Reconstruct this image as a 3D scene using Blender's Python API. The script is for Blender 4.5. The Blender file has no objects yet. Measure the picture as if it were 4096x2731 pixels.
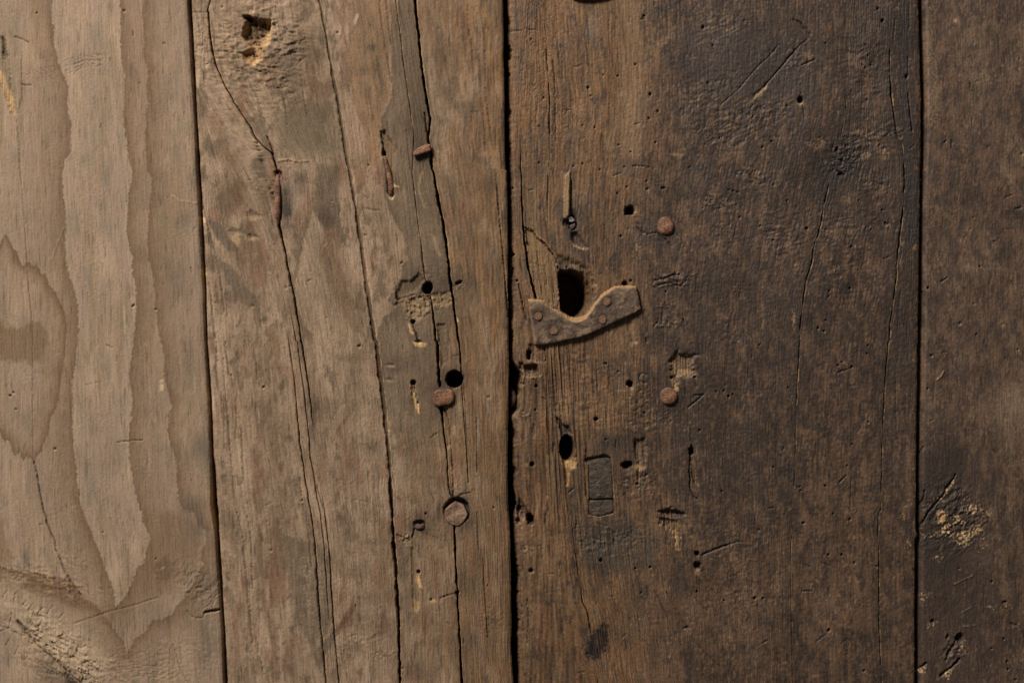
import bpy, math
import numpy as np

# ------------------------------------------------------------------ camera, light, exposure
PX = 0.0002                     # metres per photograph pixel on the face of the door
CAM_D = 1.25
scene = bpy.context.scene
cam_data = bpy.data.cameras.new("camera")
cam_data.sensor_width = 36.0
cam_data.lens = 36.0 * CAM_D / (4096 * PX)
cam_data.clip_start = 0.01
cam_data.clip_end = 50.0
cam = bpy.data.objects.new("camera", cam_data)
scene.collection.objects.link(cam)
cam.location = (0, -CAM_D, 0)
cam.rotation_euler = (math.radians(90), 0, 0)
scene.camera = cam

world = bpy.data.worlds.new("World")
scene.world = world
world.use_nodes = True
bg = world.node_tree.nodes["Background"]
bg.inputs[0].default_value = (0.58, 0.55, 0.53, 1)
bg.inputs[1].default_value = 0.12

def aim(o, target):
    import mathutils
    d = mathutils.Vector(target) - o.location
    o.rotation_euler = d.to_track_quat('-Z', 'Y').to_euler()

key = bpy.data.lights.new("soft_key_light", 'AREA')  # soft area lamp from the upper left
key.shape = 'RECTANGLE'; key.size = 0.95; key.size_y = 0.75
key.energy = 158.0
key.color = (1.0, 0.952, 0.895)
key_o = bpy.data.objects.new("soft_key_light", key)
scene.collection.objects.link(key_o)
key_o.location = (-1.60, -1.90, 2.35)
aim(key_o, (-0.05, 0, 0.0))

scene.view_settings.view_transform = 'Standard'
scene.view_settings.look = 'None'
scene.view_settings.exposure = 0.0
scene.view_settings.gamma = 1.0
scene.view_settings.use_curve_mapping = False

# ------------------------------------------------------------------ coordinates traced from the photograph
ROW = (0, 683, 1366, 2048)
TS = 2351.0 / 1024.0
def T(c, r, *pts):
    return [(1024 * c + x / TS, ROW[r] + y / TS) for x, y in pts]
def V(*pts):                        # points read on the whole picture
    return [(x * 1.7415, y * 1.7415) for x, y in pts]

# ------------------------------------------------------------------ noise
rng = np.random.RandomState(7)
_ang = rng.rand(512, 512) * 2 * np.pi
_gx, _gy = np.cos(_ang).astype(np.float32), np.sin(_ang).astype(np.float32)
def perlin(x, y, s=0):
    x = np.asarray(x, np.float32) + 37.3 * s; y = np.asarray(y, np.float32) + 91.7 * s
    xi = np.floor(x); yi = np.floor(y)
    fx = x - xi; fy = y - yi
    a = xi.astype(np.int32) & 511; b = yi.astype(np.int32) & 511
    a1 = (a + 1) & 511; b1 = (b + 1) & 511
    u = fx * fx * fx * (fx * (fx * 6 - 15) + 10); v = fy * fy * fy * (fy * (fy * 6 - 15) + 10)
    n00 = _gx[a, b] * fx + _gy[a, b] * fy
    n10 = _gx[a1, b] * (fx - 1) + _gy[a1, b] * fy
    n01 = _gx[a, b1] * fx + _gy[a, b1] * (fy - 1)
    n11 = _gx[a1, b1] * (fx - 1) + _gy[a1, b1] * (fy - 1)
    return (n00 * (1 - u) + n10 * u) * (1 - v) + (n01 * (1 - u) + n11 * u) * v
def fbm(x, y, s=0, o=4, g=0.5):
    t = 0; a = 1.0; n = 0
    for k in range(o):
        t = t + a * perlin(np.asarray(x) * 2 ** k, np.asarray(y) * 2 ** k, s + 3.1 * k); n += a; a *= g
    return t / n * 1.6
def sm(a, b, x):
    t = np.clip((x - a) / (b - a), 0, 1)
    return t * t * (3 - 2 * t)
def lin(*c):
    c = np.array(c, float) / 255
    return np.where(c < 0.04045, c / 12.92, ((c + 0.055) / 1.055) ** 2.4)

# ------------------------------------------------------------------ a weathered surface: positions, relief and pigment
class Surface:
    def __init__(s, X, Y, G, light, seed):
        s.X, s.Y, s.G = X.astype(np.float32), Y.astype(np.float32), G.astype(np.float32)
        s.H = np.zeros_like(s.X); s.E = light; s.seed = seed
        s.C = np.zeros((s.X.size, 3), np.float32)
        s.streak = fbm(s.G / 7, s.Y / 170, seed + 1, 3)
        s.fine = fbm(s.X / 9, s.Y / 9, seed + 2, 2)
        s.med = fbm(s.X / 45, s.Y / 60, seed + 3, 3)
    def col(s, c): return (lin(*c) / s.E).astype(np.float32)
    def mix(s, idx, c, m):
        m = np.clip(m, 0, 1)[:, None]
        s.C[idx] = s.C[idx] * (1 - m) + s.col(c) * m
    def scale(s, idx, f):
        s.C[idx] *= np.asarray(f)[:, None] if np.ndim(f) == 1 else f
    def near(s, x0, x1, y0, y1):
        return np.nonzero((s.X > x0) & (s.X < x1) & (s.Y > y0) & (s.Y < y1))[0]
    def pit(s, p, rx, ry=None, depth=15, rot=0, rim=0.3, wob=0.18, tint=None, amt=0.7, sharp=True):
        ry = ry or rx; R = max(rx, ry) * 1.8 + 4; x, y = p
        i = s.near(x - R, x + R, y - R, y + R)
        if i.size == 0: return
        a = math.radians(rot); dx = s.X[i] - x; dy = s.Y[i] - y
        u = dx * math.cos(a) + dy * math.sin(a); v = -dx * math.sin(a) + dy * math.cos(a)
        q = np.sqrt((u / rx) ** 2 + (v / ry) ** 2)
        q = q * (1 + wob * perlin(np.arctan2(v / ry, u / rx) * 1.4 + x, q * 0 + y * .37, 9)) + wob * 0.35 * s.fine[i]
        m = 1 - sm(1 - rim, 1 + rim * 0.4, q)
        s.H[i] = s.H[i] - depth * m
        if tint: s.mix(i, tint, amt * m)
    def pdist(s, pts, idx, warp=0.0, wsc=14.0, comb=0.0, closed=True):
        x = s.X[idx]; y = s.Y[idx]
        if warp:
            x = x + warp * (fbm(x / (wsc * 2.2), y / wsc, 21, 3))
            y = y + warp * 0.8 * fbm(x / wsc, y / (wsc * 2), 22, 3)
        if comb:
            y = y + comb * perlin(s.G[idx] / 7, y / 200, 23)
        P = np.array(pts, np.float32); n = len(P)
        d2 = np.full(x.shape, 1e12, np.float32); ins = np.zeros(x.shape, bool)
        for k in range(n if closed else n - 1):
            ax, ay = P[k]; bx, by = P[(k + 1) % n]
            ex, ey = bx - ax, by - ay; L = ex * ex + ey * ey + 1e-9
            t = np.clip(((x - ax) * ex + (y - ay) * ey) / L, 0, 1)
            d2 = np.minimum(d2, (x - ax - t * ex) ** 2 + (y - ay - t * ey) ** 2)
            if closed and abs(ey) > 1e-6:
                c = ((ay > y) != (by > y)) & (x < ex * (y - ay) / ey + ax)
                ins ^= c
        d = np.sqrt(d2)
        return np.where(ins, d, -d) if closed else d
    def box(s, pts, pad):
        P = np.array(pts); return s.near(P[:, 0].min() - pad, P[:, 0].max() + pad, P[:, 1].min() - pad, P[:, 1].max() + pad)
    def ring(s, pts, c, fade=45, side=-1, amt=0.8, warp=6, wsc=16, comb=8, edge=2.0):
        """growth-ring figure: sharp on its outline, fading inward (side=1) or outward (side=-1)"""
        i = s.box(pts, fade * 4)
        if i.size == 0: return
        d = s.pdist(pts, i, warp, wsc, comb) * side
        f = fade * (1 + 0.6 * s.med[i])
        m = sm(-edge, edge, d) * np.exp(-np.maximum(d, 0) / np.maximum(f, 4))
        s.mix(i, c, amt * m * (0.85 + 0.35 * s.streak[i]))
    def patch(s, pts, c, amt=0.6, soft=12, warp=10, wsc=25, comb=0, streak=0.3, speck=0.0):
        i = s.box(pts, soft * 2 + warp + 10)
        if i.size == 0: return
        d = s.pdist(pts, i, warp, wsc, comb)
        m = sm(-soft, soft, d) * (1 + streak * s.streak[i] * 2)
        if speck: m = m * sm(0.0, 0.25, s.fine[i] + 0.5 * s.med[i] + 0.3 - speck)
        s.mix(i, c, min(amt * 1.2, .97) * m)
    def blot(s, p, rx, ry, c, amt=0.5, rot=0, power=1.0, streak=0.5):
        x, y = p; R = max(rx, ry) * 2.2
        i = s.near(x - R, x + R, y - R, y + R)
        if i.size == 0: return
        a = math.radians(rot); dx = s.X[i] - x; dy = s.Y[i] - y
        u = dx * math.cos(a) + dy * math.sin(a); v = -dx * math.sin(a) + dy * math.cos(a)
        q = (u / rx) ** 2 + (v / ry) ** 2 + 0.9 * s.med[i] + streak * s.streak[i]
        s.mix(i, c, amt * np.exp(-np.maximum(q, 0) ** power))
    def gouge(s, pts, depth, c=None, amt=0.8, edge=10, fibre=4, warp=4, wsc=12, top=0.0):
        """torn-out wood: sunk bottom with fibres; top > 0 makes it deepest at its upper end"""
        i = s.box(pts, edge + warp + 6)
        if i.size == 0: return
        d = s.pdist(pts, i, warp, wsc)
        m = sm(-1.5, edge, d)
        P = np.array(pts); y0, y1 = P[:, 1].min(), P[:, 1].max()
        k = np.clip((y1 - s.Y[i]) / (y1 - y0 + 1), 0, 1)
        s.H[i] -= m * (depth * (1 - top + top * k ** 0.7) + fibre * (s.streak[i] * 2 + 0.6 * s.fine[i]))
        if c:
            s.mix(i, c, amt * sm(-2, 5, d) * np.clip(0.85 + 0.7 * s.streak[i] + 0.4 * s.fine[i], 0, 1))
    def slab(s, pts, dh, edge=3, warp=4, wsc=14):
        i = s.box(pts, edge + warp + 6)
        if i.size: s.H[i] += dh * sm(-edge, edge * 0.3, s.pdist(pts, i, warp, wsc))
    def crack(s, pts, w=2.2, depth=8, c=None, amt=0.6, warp=2.5, wsc=10):
        i = s.box(pts, w * 3 + 8)
        if i.size == 0: return
        d = s.pdist(pts, i, warp, wsc, closed=False)
        P = np.array(pts)
        d = d / (0.55 + 0.6 * np.clip(0.6 + fbm(s.X[i] / 60, s.Y[i] / 60, 31, 2), 0, 1.2))
        m = 1 - sm(w * 0.35, w * 1.25, d)
        s.H[i] -= depth * m
        if c: s.mix(i, c, amt * m)
    def rough(s, p, rx, ry, amp, sc=10, rot=0, ridge=True, pale=None, amt=0.0):
        x, y = p; R = max(rx, ry) * 1.6
        i = s.near(x - R, x + R, y - R, y + R)
        if i.size == 0: return
        a = math.radians(rot); dx = s.X[i] - x; dy = s.Y[i] - y
        u = dx * math.cos(a) + dy * math.sin(a); v = -dx * math.sin(a) + dy * math.cos(a)
        amp = amp * 1.45; m = np.exp(-((u / rx) ** 2 + (v / ry) ** 2) ** 1.5) * sm(-0.45, 0.15, fbm(dx / (rx * .5), dy / (ry * .5), x * .01, 3) + 0.08)
        wx = u + sc * 0.9 * fbm(u / (sc * 3), v / (sc * 3), 46, 2); wy = v + sc * 0.9 * fbm(u / (sc * 3), v / (sc * 3), 47, 2)
        n = 1.2 * fbm(wx / (sc * 2.0), wy / (sc * 0.75), 41 + s.seed, 5, 0.66)
        if ridge: n = n - 0.8 * (1 - np.clip(np.abs(fbm(wx / (sc * 2.6), wy / (sc * 0.9), 44, 4)) * 11, 0, 1)) * sm(-.1, .3, fbm(wx / (sc * 4), wy / (sc * 4), 48, 2))
        s.H[i] += amp * m * n
        if pale: s.mix(i, pale, amt * m * sm(0.0, 0.4, n))

def nicks(S, n, box, seed, c_dark, c_pale, tilt=0.6, size=1.0):
    r = np.random.RandomState(seed); x0, x1, y0, y1 = box
    for k in range(n):
        x, y = r.uniform(x0, x1), r.uniform(y0, y1); kind = r.rand()
        if kind < 0.45:      # short scratch across or along the grain
            a = r.normal(0, tilt) if r.rand() < .6 else np.pi / 2 + r.normal(0, .06)
            L = r.uniform(6, 34) * size; dx, dy = math.cos(a) * L, -math.sin(a) * L
            S.crack([(x, y), (x + dx * .5 + r.normal(0, 1.5), y + dy * .5 + r.normal(0, 1.5)), (x + dx, y + dy)], r.uniform(1.6, 2.8), r.uniform(2, 7), c_dark, .5)
        elif kind < 0.72:    # pit, the light on its lower lip painted as a pale blot
            q = r.uniform(2.5, 6) * size; S.pit((x, y), q * r.uniform(1, 1.8), q, r.uniform(4, 11), r.uniform(-40, 40), .6, .4, tint=c_dark, amt=.4)
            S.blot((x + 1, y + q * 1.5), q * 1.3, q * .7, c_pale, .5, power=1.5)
        else:                # scuffed fleck
            q = r.uniform(3, 9) * size; S.patch([(x - q, y), (x, y - q * r.uniform(.6, 2.5)), (x + q * .8, y), (x, y + q)], c_pale, r.uniform(.25, .6), 3, 9, 7, speck=.1)

def J(*chunks):
    out = []
    for c in chunks: out += c
    return out

# ------------------------------------------------------------------ outlines of the boards and their long splits
DX, DY, MARGIN = 2.95, 4.1, 900
rows = np.concatenate([np.linspace(-MARGIN, -40, 26)[:-1], np.arange(-40, 2775, DY), np.linspace(2775, 2731 + MARGIN, 26)[1:]]).astype(np.float32)
NY = len(rows)

seamA_L = J(T(0,0,(1722,0),(1740,300),(1762,700),(1788,1100),(1798,1400)), T(0,1,(1805,0),(1820,250),(1832,430),(1840,600),(1856,900),(1868,1100),(1880,1500)),
            T(0,2,(1882,0),(1912,500),(1924,800),(1930,1040),(1936,1200),(1940,1500)), T(0,3,(1948,0),(1976,200),(1996,500),(2020,850),(2036,1100),(2055,1560)))
seamA_R = J(T(0,0,(1748,0),(1764,300),(1785,700),(1806,1100),(1826,1400)), T(0,1,(1832,0),(1852,230),(1856,420),(1866,600),(1878,900),(1888,1100),(1898,1500)),
            T(0,2,(1900,0),(1936,500),(1948,800),(1956,1040),(1974,1200),(1990,1500)), T(0,3,(1999,0),(2006,200),(2026,500),(2046,850),(2061,1100),(2082,1560)))
leafL = J(T(1,0,(2268,0),(2275,300),(2272,500),(2284,900),(2283,1200),(2290,1560)), T(1,1,(2304,0),(2310,300),(2315,700),(2315,1200),(2320,1560)),
          T(1,2,(2318,0),(2325,200),(2320,500),(2315,800),(2312,1200),(2318,1560)), T(1,3,(2322,0),(2336,200),(2341,600),(2346,1000),(2342,1250),(2362,1560)))
leafR = J(T(1,0,(2338,0)), T(2,0,(-8,300),(-6,900),(-2,1500)), T(2,1,(2,0),(6,300),(12,600),(4,900),(14,1200),(8,1560)),
          T(2,2,(4,0),(10,150),(45,250),(70,300),(45,400),(50,600),(-2,690),(22,760),(35,1100),(40,1300),(74,1480)), T(2,3,(40,0),(38,200),(42,330),(58,420),(64,800),(76,1100),(84,1560)))
seamD_L = J(T(3,0,(1386,0),(1393,300),(1400,600),(1408,900),(1403,1500)), T(3,1,(1400,0),(1395,400),(1388,800),(1385,1100),(1380,1560)),
            T(3,2,(1376,0),(1372,400),(1367,800),(1362,1200),(1360,1560)), T(3,3,(1358,0),(1362,170),(1376,205),(1354,255),(1354,600),(1349,1000),(1349,1560)))
seamD_R = [(x + 11 + 2.0 * math.sin(y / 170.0), y) for x, y in seamD_L]

SP1 = J(T(0,0,(1935,0),(1906,90),(1916,150),(1925,300),(1945,450),(1975,580),(2020,700),(2080,820),(2140,930),(2220,1050),(2290,1160),(2351,1275)),
        T(1,0,(60,1340),(140,1400),(190,1560)), T(1,1,(205,100),(212,490),(230,600),(262,730),(290,880),(320,1030),(345,1130),(365,1250),(390,1400),(410,1560)),
        T(1,2,(418,20),(440,140),(475,370),(500,560),(520,730),(530,860),(560,1100),(600,1350)), T(1,3,(630,0),(660,250),(680,450),(690,700),(705,900),(715,1100),(735,1300),(760,1560)))
SP1a = J(T(0,0,(1760,0),(1800,800)), T(1,0,(-300,1300)), T(1,1,(-100,100),(120,600),(150,730),(230,1130),(300,1560)), T(1,2,(300,0),(330,200),(360,430),(380,700),(405,950),(430,1120),(465,1350),(500,1560)),
         T(1,3,(505,10),(535,250),(555,500),(575,800),(590,1020),(605,1170),(625,1350),(640,1560)))
SP1b = J(T(0,0,(1850,0),(1870,800)), T(1,0,(-200,1300)), T(1,1,(0,100),(170,600),(240,800),(310,1250),(365,1560)), T(1,2,(380,0),(410,250),(440,440),(465,700),(490,900),(500,1080),(530,1220),(560,1430)),
         T(1,3,(590,20),(625,300),(640,520),(655,800),(670,1000),(690,1300),(700,1560)))
SP2 = J(T(1,0,(580,0),(600,80),(610,170),(640,310),(660,430),(690,580),(720,760),(755,950),(780,1100),(800,1230),(830,1430)), T(1,1,(858,0),(890,170),(920,370),(950,570),(975,720),(990,850),(1015,1020),(1035,1180),(1060,1350),(1090,1560)),
        T(1,2,(1102,0),(1120,160),(1150,400),(1175,600),(1190,760),(1212,930),(1226,1150),(1240,1400)), T(1,3,(1247,0),(1256,200),(1271,380),(1281,480),(1292,700),(1306,900),(1311,1100),(1314,1300),(1320,1560)))
SP4 = J(T(1,0,(1285,0),(1300,150),(1330,350),(1350,550),(1380,760),(1400,900),(1430,1110),(1450,1250)), T(1,1,(1432,0),(1458,220),(1490,500),(1520,700),(1545,950),(1560,1010),(1615,1210),(1630,1330),(1650,1560)),
        T(1,2,(1664,0),(1674,200),(1682,370),(1694,600),(1712,750),(1744,950),(1756,1100),(1762,1300),(1780,1400),(1815,1440)), T(1,3,(1822,130),(1830,400),(1840,650),(1850,730),(1850,850),(1865,1050),(1875,1250),(1892,1560)))
SP3 = J(T(1,0,(1458,0),(1472,150),(1492,300),(1508,500),(1528,650),(1552,830),(1577,980),(1600,1090),(1580,1290),(1606,1400),(1615,1560)), T(1,1,(1627,10),(1652,150),(1682,330),(1717,480),(1742,650),(1762,820),(1777,970),(1792,1080),(1812,1200),(1832,1350),(1857,1560)),
        T(1,2,(1864,0),(1876,100),(1882,260),(1890,430),(1910,700),(1930,950),(1945,1200),(1960,1400)), T(1,3,(1985,0),(2000,400),(2010,800),(2030,1200),(2050,1560)))
SPL = J(T(2,0,(150,0),(128,400),(125,700),(100,1000),(84,1250),(80,1560)), T(2,1,(86,20),(90,250),(105,560),(125,720),(150,900),(190,1050),(218,1170),(260,1400)), T(2,2,(290,60),(310,600),(330,1200)), T(2,3,(340,0),(360,1560)))
SPL2 = J(T(2,0,(285,0),(300,200),(320,500),(335,750),(345,950),(341,1300),(340,1560)), T(2,1,(332,20),(328,380),(360,800)), T(2,2,(430,100),(470,800)), T(2,3,(535,0),(560,200),(580,380),(610,560),(630,660),(650,830),(690,900),(710,1010),(745,1250),(790,1560)))
SPE = J(T(3,0,(760,0),(745,500),(730,840),(710,1050),(680,1200),(650,1340),(610,1520)), T(3,1,(556,130),(530,250),(510,350),(490,480),(470,540),(458,600),(432,650),(410,750),(400,850),(380,920),(350,1000),(330,1130),(310,1300),(295,1450),(290,1550)),
        T(3,2,(284,30),(275,250),(260,500),(250,700),(250,1000),(240,1300),(235,1560)), T(3,3,(225,0),(215,200),(205,500),(215,900),(225,1560)))
SPD = J(T(3,0,(1140,0),(1120,460),(1120,700),(1135,900),(1160,1080),(1180,1220),(1232,1330),(1252,1560)), T(3,1,(1256,10),(1246,200),(1235,400),(1210,600),(1190,760),(1180,900),(1180,970),(1165,1100),(1145,1250),(1125,1400),(1115,1560)),
        T(3,2,(1105,0),(1085,250),(1070,500),(1060,700),(1050,900),(1045,1200),(1035,1560)), T(3,3,(1012,0),(1020,600),(1020,1000),(1042,1560)))

def xat(pts): P = np.array(sorted(pts, key=lambda p: p[1])); return np.interp(rows, P[:, 1], P[:, 0]).astype(np.float32)
def yv(c, r, y): return ROW[r] + y / TS
def prof(*kv): k = np.array(kv, float); return np.interp(rows, k[:, 0], k[:, 1]).astype(np.float32)

# split: line, half width along the height of the picture, depth along it, skew (a gently sloping right wall)
SPLITS = {
 'b': [ (SP1a, prof((1330,0),(1366,1.0),(1800,2.0),(2048,2.2),(2731,2.6)), prof((1330,0),(1366,6),(2000,16),(2731,20)), 0, 1),
        (SP1b, prof((1150,0),(1366,1.3),(1800,1.9),(2048,1.3),(2400,1.2),(2500,0)), prof((1150,0),(1366,9),(2000,10),(2400,8),(2500,0)), 0, 2),
        (SP1, prof((0,2.6),(250,3.2),(560,3.4),(640,2.5),(690,3.5),(890,4.5),(960,4.0),(1200,3.6),(1366,2.8),(1650,1.6),(1740,0),(1950,0),(2050,1.6),(2731,2.1)), prof((0,32),(700,34),(900,45),(1366,26),(1650,10),(1740,0),(1950,0),(2050,12),(2731,16)), 0, 3),
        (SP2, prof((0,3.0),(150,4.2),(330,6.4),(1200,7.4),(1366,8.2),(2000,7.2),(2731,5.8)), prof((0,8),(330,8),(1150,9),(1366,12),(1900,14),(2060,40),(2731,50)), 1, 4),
        (SP4, prof((0,0.9),(600,0.9),(1050,0.8),(1140,1.2),(1260,3.0),(1366,4.6),(1540,4.6),(1640,5.0),(1740,3.0),(1960,1.6),(2040,2.2),(2100,3.0),(2731,3.6)), prof((0,6),(1050,6),(1140,8),(1260,30),(1500,50),(1640,50),(1760,30),(1960,14),(2060,50),(2731,50)), 0, 5),
        (SP3, prof((0,4.2),(250,5.0),(440,4.2),(500,3.4),(560,3.6),(640,4.4),(900,4.8),(1200,4.2),(1400,2.6),(1540,1.0),(1900,0.8),(1960,0)), prof((0,70),(440,70),(900,70),(1250,60),(1480,30),(1540,7),(1900,5),(1960,0)), 0, 6) ],
 'c': [ (SPL, prof((500,0),(560,0.8),(683,1.6),(900,2.6),(1080,3.4),(1190,3.8),(1260,0)), prof((500,0),(560,6),(900,24),(1190,40),(1260,0)), 0, 7),
        (SPL2, prof((0,0.8),(500,1.6),(683,1.2),(860,0.6),(900,0),(2030,0),(2060,1.0),(2300,1.8),(2500,1.6),(2731,0.8)), prof((0,5),(500,10),(860,3),(900,0),(2030,0),(2060,8),(2300,14),(2731,6)), 0, 8),
        (SPE, prof((330,0),(380,0.7),(580,1.1),(640,0),(720,0),(745,1.8),(940,2.4),(1000,2.2),(1360,2.0),(1400,1.6),(1700,0.9),(2300,0.6)), prof((330,0),(380,6),(580,9),(640,0),(720,0),(745,14),(960,22),(1360,20),(1400,12),(2300,6)), 0, 9),
        (SPD, prof((190,0),(205,1.6),(330,3.0),(520,2.6),(575,1.0),(600,2.2),(683,3.0),(900,2.8),(1100,1.8),(1366,1.6),(2000,1.1),(2731,0.9)), prof((190,0),(205,14),(400,26),(560,14),(600,24),(900,34),(1366,16),(2731,8)), 0, 10) ],
}

def grid(left, right, splits, seed, coarse_left=None, coarse_right=None):
    """columns of the board follow its edges and its splits; returns X (NY x NX), split relief and rest coordinate"""
    wob = lambda s: 1.6 * perlin(rows / 40, rows * 0, s) + 0.9 * perlin(rows / 11, rows * 0, s + 1)
    lines = [(left, None, None, None)]
    for (pts, w, d, skew, s) in splits:
        c = xat(pts) + wob(s) * np.clip(w, 0, 2)
        w = w * (1 + 0.7 * perlin(rows / 60, rows * 0, s + 2) + 0.55 * perlin(rows / 22, rows * 0, s + 4) + 0.3 * perlin(rows / 9, rows * 0, s + 3))
        if s in (9, 10, 8): w = w * sm(-.30, .12, fbm(rows / 85, rows * 0 + s, s, 3) + .05)
        w = np.maximum(w, 0)
        e = np.minimum(1.0, w) * 1.3 + 0.25
        if skew: offs = ((-1, -e, 0), (-1, 0, -1), (-0.1, 0, -0.92), (0.55, 0, -0.62), (1.0, e, 0))
        else:    offs = ((-1, -e, 0), (-0.8, 0, -0.92), (0, 0, -1), (0.8, 0, -0.92), (1.0, e, 0))
        for a, b, h in offs:
            lines.append((c + a * w + b, d * h * sm(0.0, 0.5, w), w, h == 0))
    lines.append((right, None, None, None))
    xs = [l[0].copy() for l in lines]
    for k in range(1, len(xs)): xs[k] = np.maximum(xs[k], xs[k - 1] + 0.15)
    for k in range(len(xs) - 2, -1, -1): xs[k] = np.minimum(xs[k], xs[k + 1] - 0.15)
    cols, hs, wear = [], [], []
    for k in range(len(xs) - 1):
        gap = np.mean(xs[k + 1] - xs[k]); hk = lines[k][1]; hn = lines[k + 1][1]
        n = max(1, int(round(gap / DX)))
        z = np.zeros(NY, np.float32)
        ha = z if hk is None else hk; hb = z if hn is None else hn
        if coarse_left and k == 0:      # the stretch beyond the picture is coarser
            f = np.concatenate([np.linspace(0, coarse_left, 28)[:-1], np.linspace(coarse_left, 1, max(2, int((1 - coarse_left) * gap / DX)))[:-1]])
        elif coarse_right and k == len(xs) - 2:
            f = np.concatenate([np.linspace(0, coarse_right, max(2, int(coarse_right * gap / DX)))[:-1], np.linspace(coarse_right, 1, 28)[:-1]])
        else:
            f = np.arange(n) / n
        for t in f:
            cols.append(xs[k] * (1 - t) + xs[k + 1] * t); hs.append(ha * (1 - t) + hb * t)
            wear.append(np.clip(lines[k][2], 0, 1) if (t == 0 and lines[k][3]) else z)
    cols.append(xs[-1]); hs.append(np.zeros(NY, np.float32)); wear.append(np.zeros(NY, np.float32))
    X = np.stack(cols, 1); Hs = np.stack(hs, 1)
    sel = (rows > 0) & (rows < 2731)
    G = np.repeat(X[sel].mean(0)[None], NY, 0)
    return X, Hs, G, np.stack(wear, 1)

def edge_wear(y, s, a): return a * (perlin(y / 55, y * 0, s) + 0.7 * perlin(y / 17, y * 0, s + 1) + 0.4 * perlin(y / 7, y * 0, s + 2))

# ------------------------------------------------------------------ materials
def mat(name):
    m = bpy.data.materials.new(name); m.use_nodes = True
    nt = m.node_tree; b = nt.nodes["Principled BSDF"]
    return m, nt, b
def node(nt, kind, **kw):
    n = nt.nodes.new(kind)
    for k, v in kw.items(): setattr(n, k, v)
    return n
def noise(nt, vec, scale, detail=3, rough=0.55):
    n = node(nt, 'ShaderNodeTexNoise'); n.inputs['Scale'].default_value = scale
    n.inputs['Detail'].default_value = detail; n.inputs['Roughness'].default_value = rough
    nt.links.new(vec, n.inputs['Vector']); return n.outputs['Fac']
def remap(nt, v, a, b, c, d):
    n = node(nt, 'ShaderNodeMapRange'); nt.links.new(v, n.inputs[0])
    for k, x in zip((1, 2, 3, 4), (a, b, c, d)): n.inputs[k].default_value = x
    return n.outputs[0]
def math_n(nt, op, a, b):
    n = node(nt, 'ShaderNodeMath', operation=op)
    for k, x in enumerate((a, b)):
        if isinstance(x, (int, float)): n.inputs[k].default_value = x
        else: nt.links.new(x, n.inputs[k])
    return n.outputs[0]
def scaled(nt, vec, s):
    n = node(nt, 'ShaderNodeMapping'); n.inputs['Scale'].default_value = s
    nt.links.new(vec, n.inputs['Vector']); return n.outputs[0]
def tint(nt, fac, *stops):
    n = node(nt, 'ShaderNodeValToRGB'); nt.links.new(fac, n.inputs[0]); e = n.color_ramp.elements
    while len(e) < len(stops): e.new(0.5)
    for k, (p, c) in enumerate(stops): e[k].position = p; e[k].color = (*c, 1)
    return n.outputs[0]
def bump(nt, bsdf, h, strength, dist):
    n = node(nt, 'ShaderNodeBump'); n.inputs['Strength'].default_value = strength; n.inputs['Distance'].default_value = dist
    nt.links.new(h, n.inputs['Height']); nt.links.new(n.outputs[0], bsdf.inputs['Normal'])

def wood_material(name, streak=0.30, speck=0.22, bstr=0.55, coarse=0.0, rough=(0.68, 0.9), spec=0.25):
    """pigment traced per vertex, cut by fine fibre and pore noise that runs along the grain"""
    m, nt, b = mat(name)
    tone = node(nt, 'ShaderNodeAttribute', attribute_name='tone')
    grain = node(nt, 'ShaderNodeAttribute', attribute_name='grain')
    v = grain.outputs['Vector']
    fibre = noise(nt, scaled(nt, v, (900, 38, 1)), 1.0, 3, 0.6)
    fibre2 = noise(nt, scaled(nt, v, (2400, 130, 1)), 1.0, 2, 0.6)
    speckn = noise(nt, scaled(nt, v, (1500, 900, 1)), 1.0, 3, 0.65)
    pore = noise(nt, scaled(nt, v, (620, 60, 1)), 1.0, 1, 0.5)
    f = remap(nt, fibre, 0.25, 0.75, 1 - streak, 1 + streak)
    g = remap(nt, speckn, 0.25, 0.75, 1 - speck, 1 + speck)
    p = remap(nt, pore, 0.62, 0.72, 1.0, 0.74)
    k = math_n(nt, 'MULTIPLY', math_n(nt, 'MULTIPLY', f, g), p)
    if coarse:
        k = math_n(nt, 'MULTIPLY', k, remap(nt, noise(nt, scaled(nt, v, (620, 420, 1)), 1.0, 4, 0.7), 0.3, 0.7, 1 - coarse, 1 + coarse))
    mx = node(nt, 'ShaderNodeMix', data_type='RGBA', blend_type='MULTIPLY'); mx.inputs[0].default_value = 1.0
    nt.links.new(tone.outputs['Color'], mx.inputs[6])
    cmb = node(nt, 'ShaderNodeCombineColor')
    for q in range(3): nt.links.new(k, cmb.inputs[q])
    nt.links.new(cmb.outputs[0], mx.inputs[7])
    nt.links.new(mx.outputs[2], b.inputs['Base Color'])
    nt.links.new(remap(nt, speckn, 0.3, 0.7, *rough), b.inputs['Roughness'])
    b.inputs['Specular IOR Level'].default_value = spec
    h = math_n(nt, 'ADD', math_n(nt, 'MULTIPLY', fibre, 0.55), math_n(nt, 'ADD', math_n(nt, 'MULTIPLY', fibre2, 0.3), math_n(nt, 'MULTIPLY', speckn, 0.6)))
    bump(nt, b, h, bstr, 0.0006)
    return m

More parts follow.
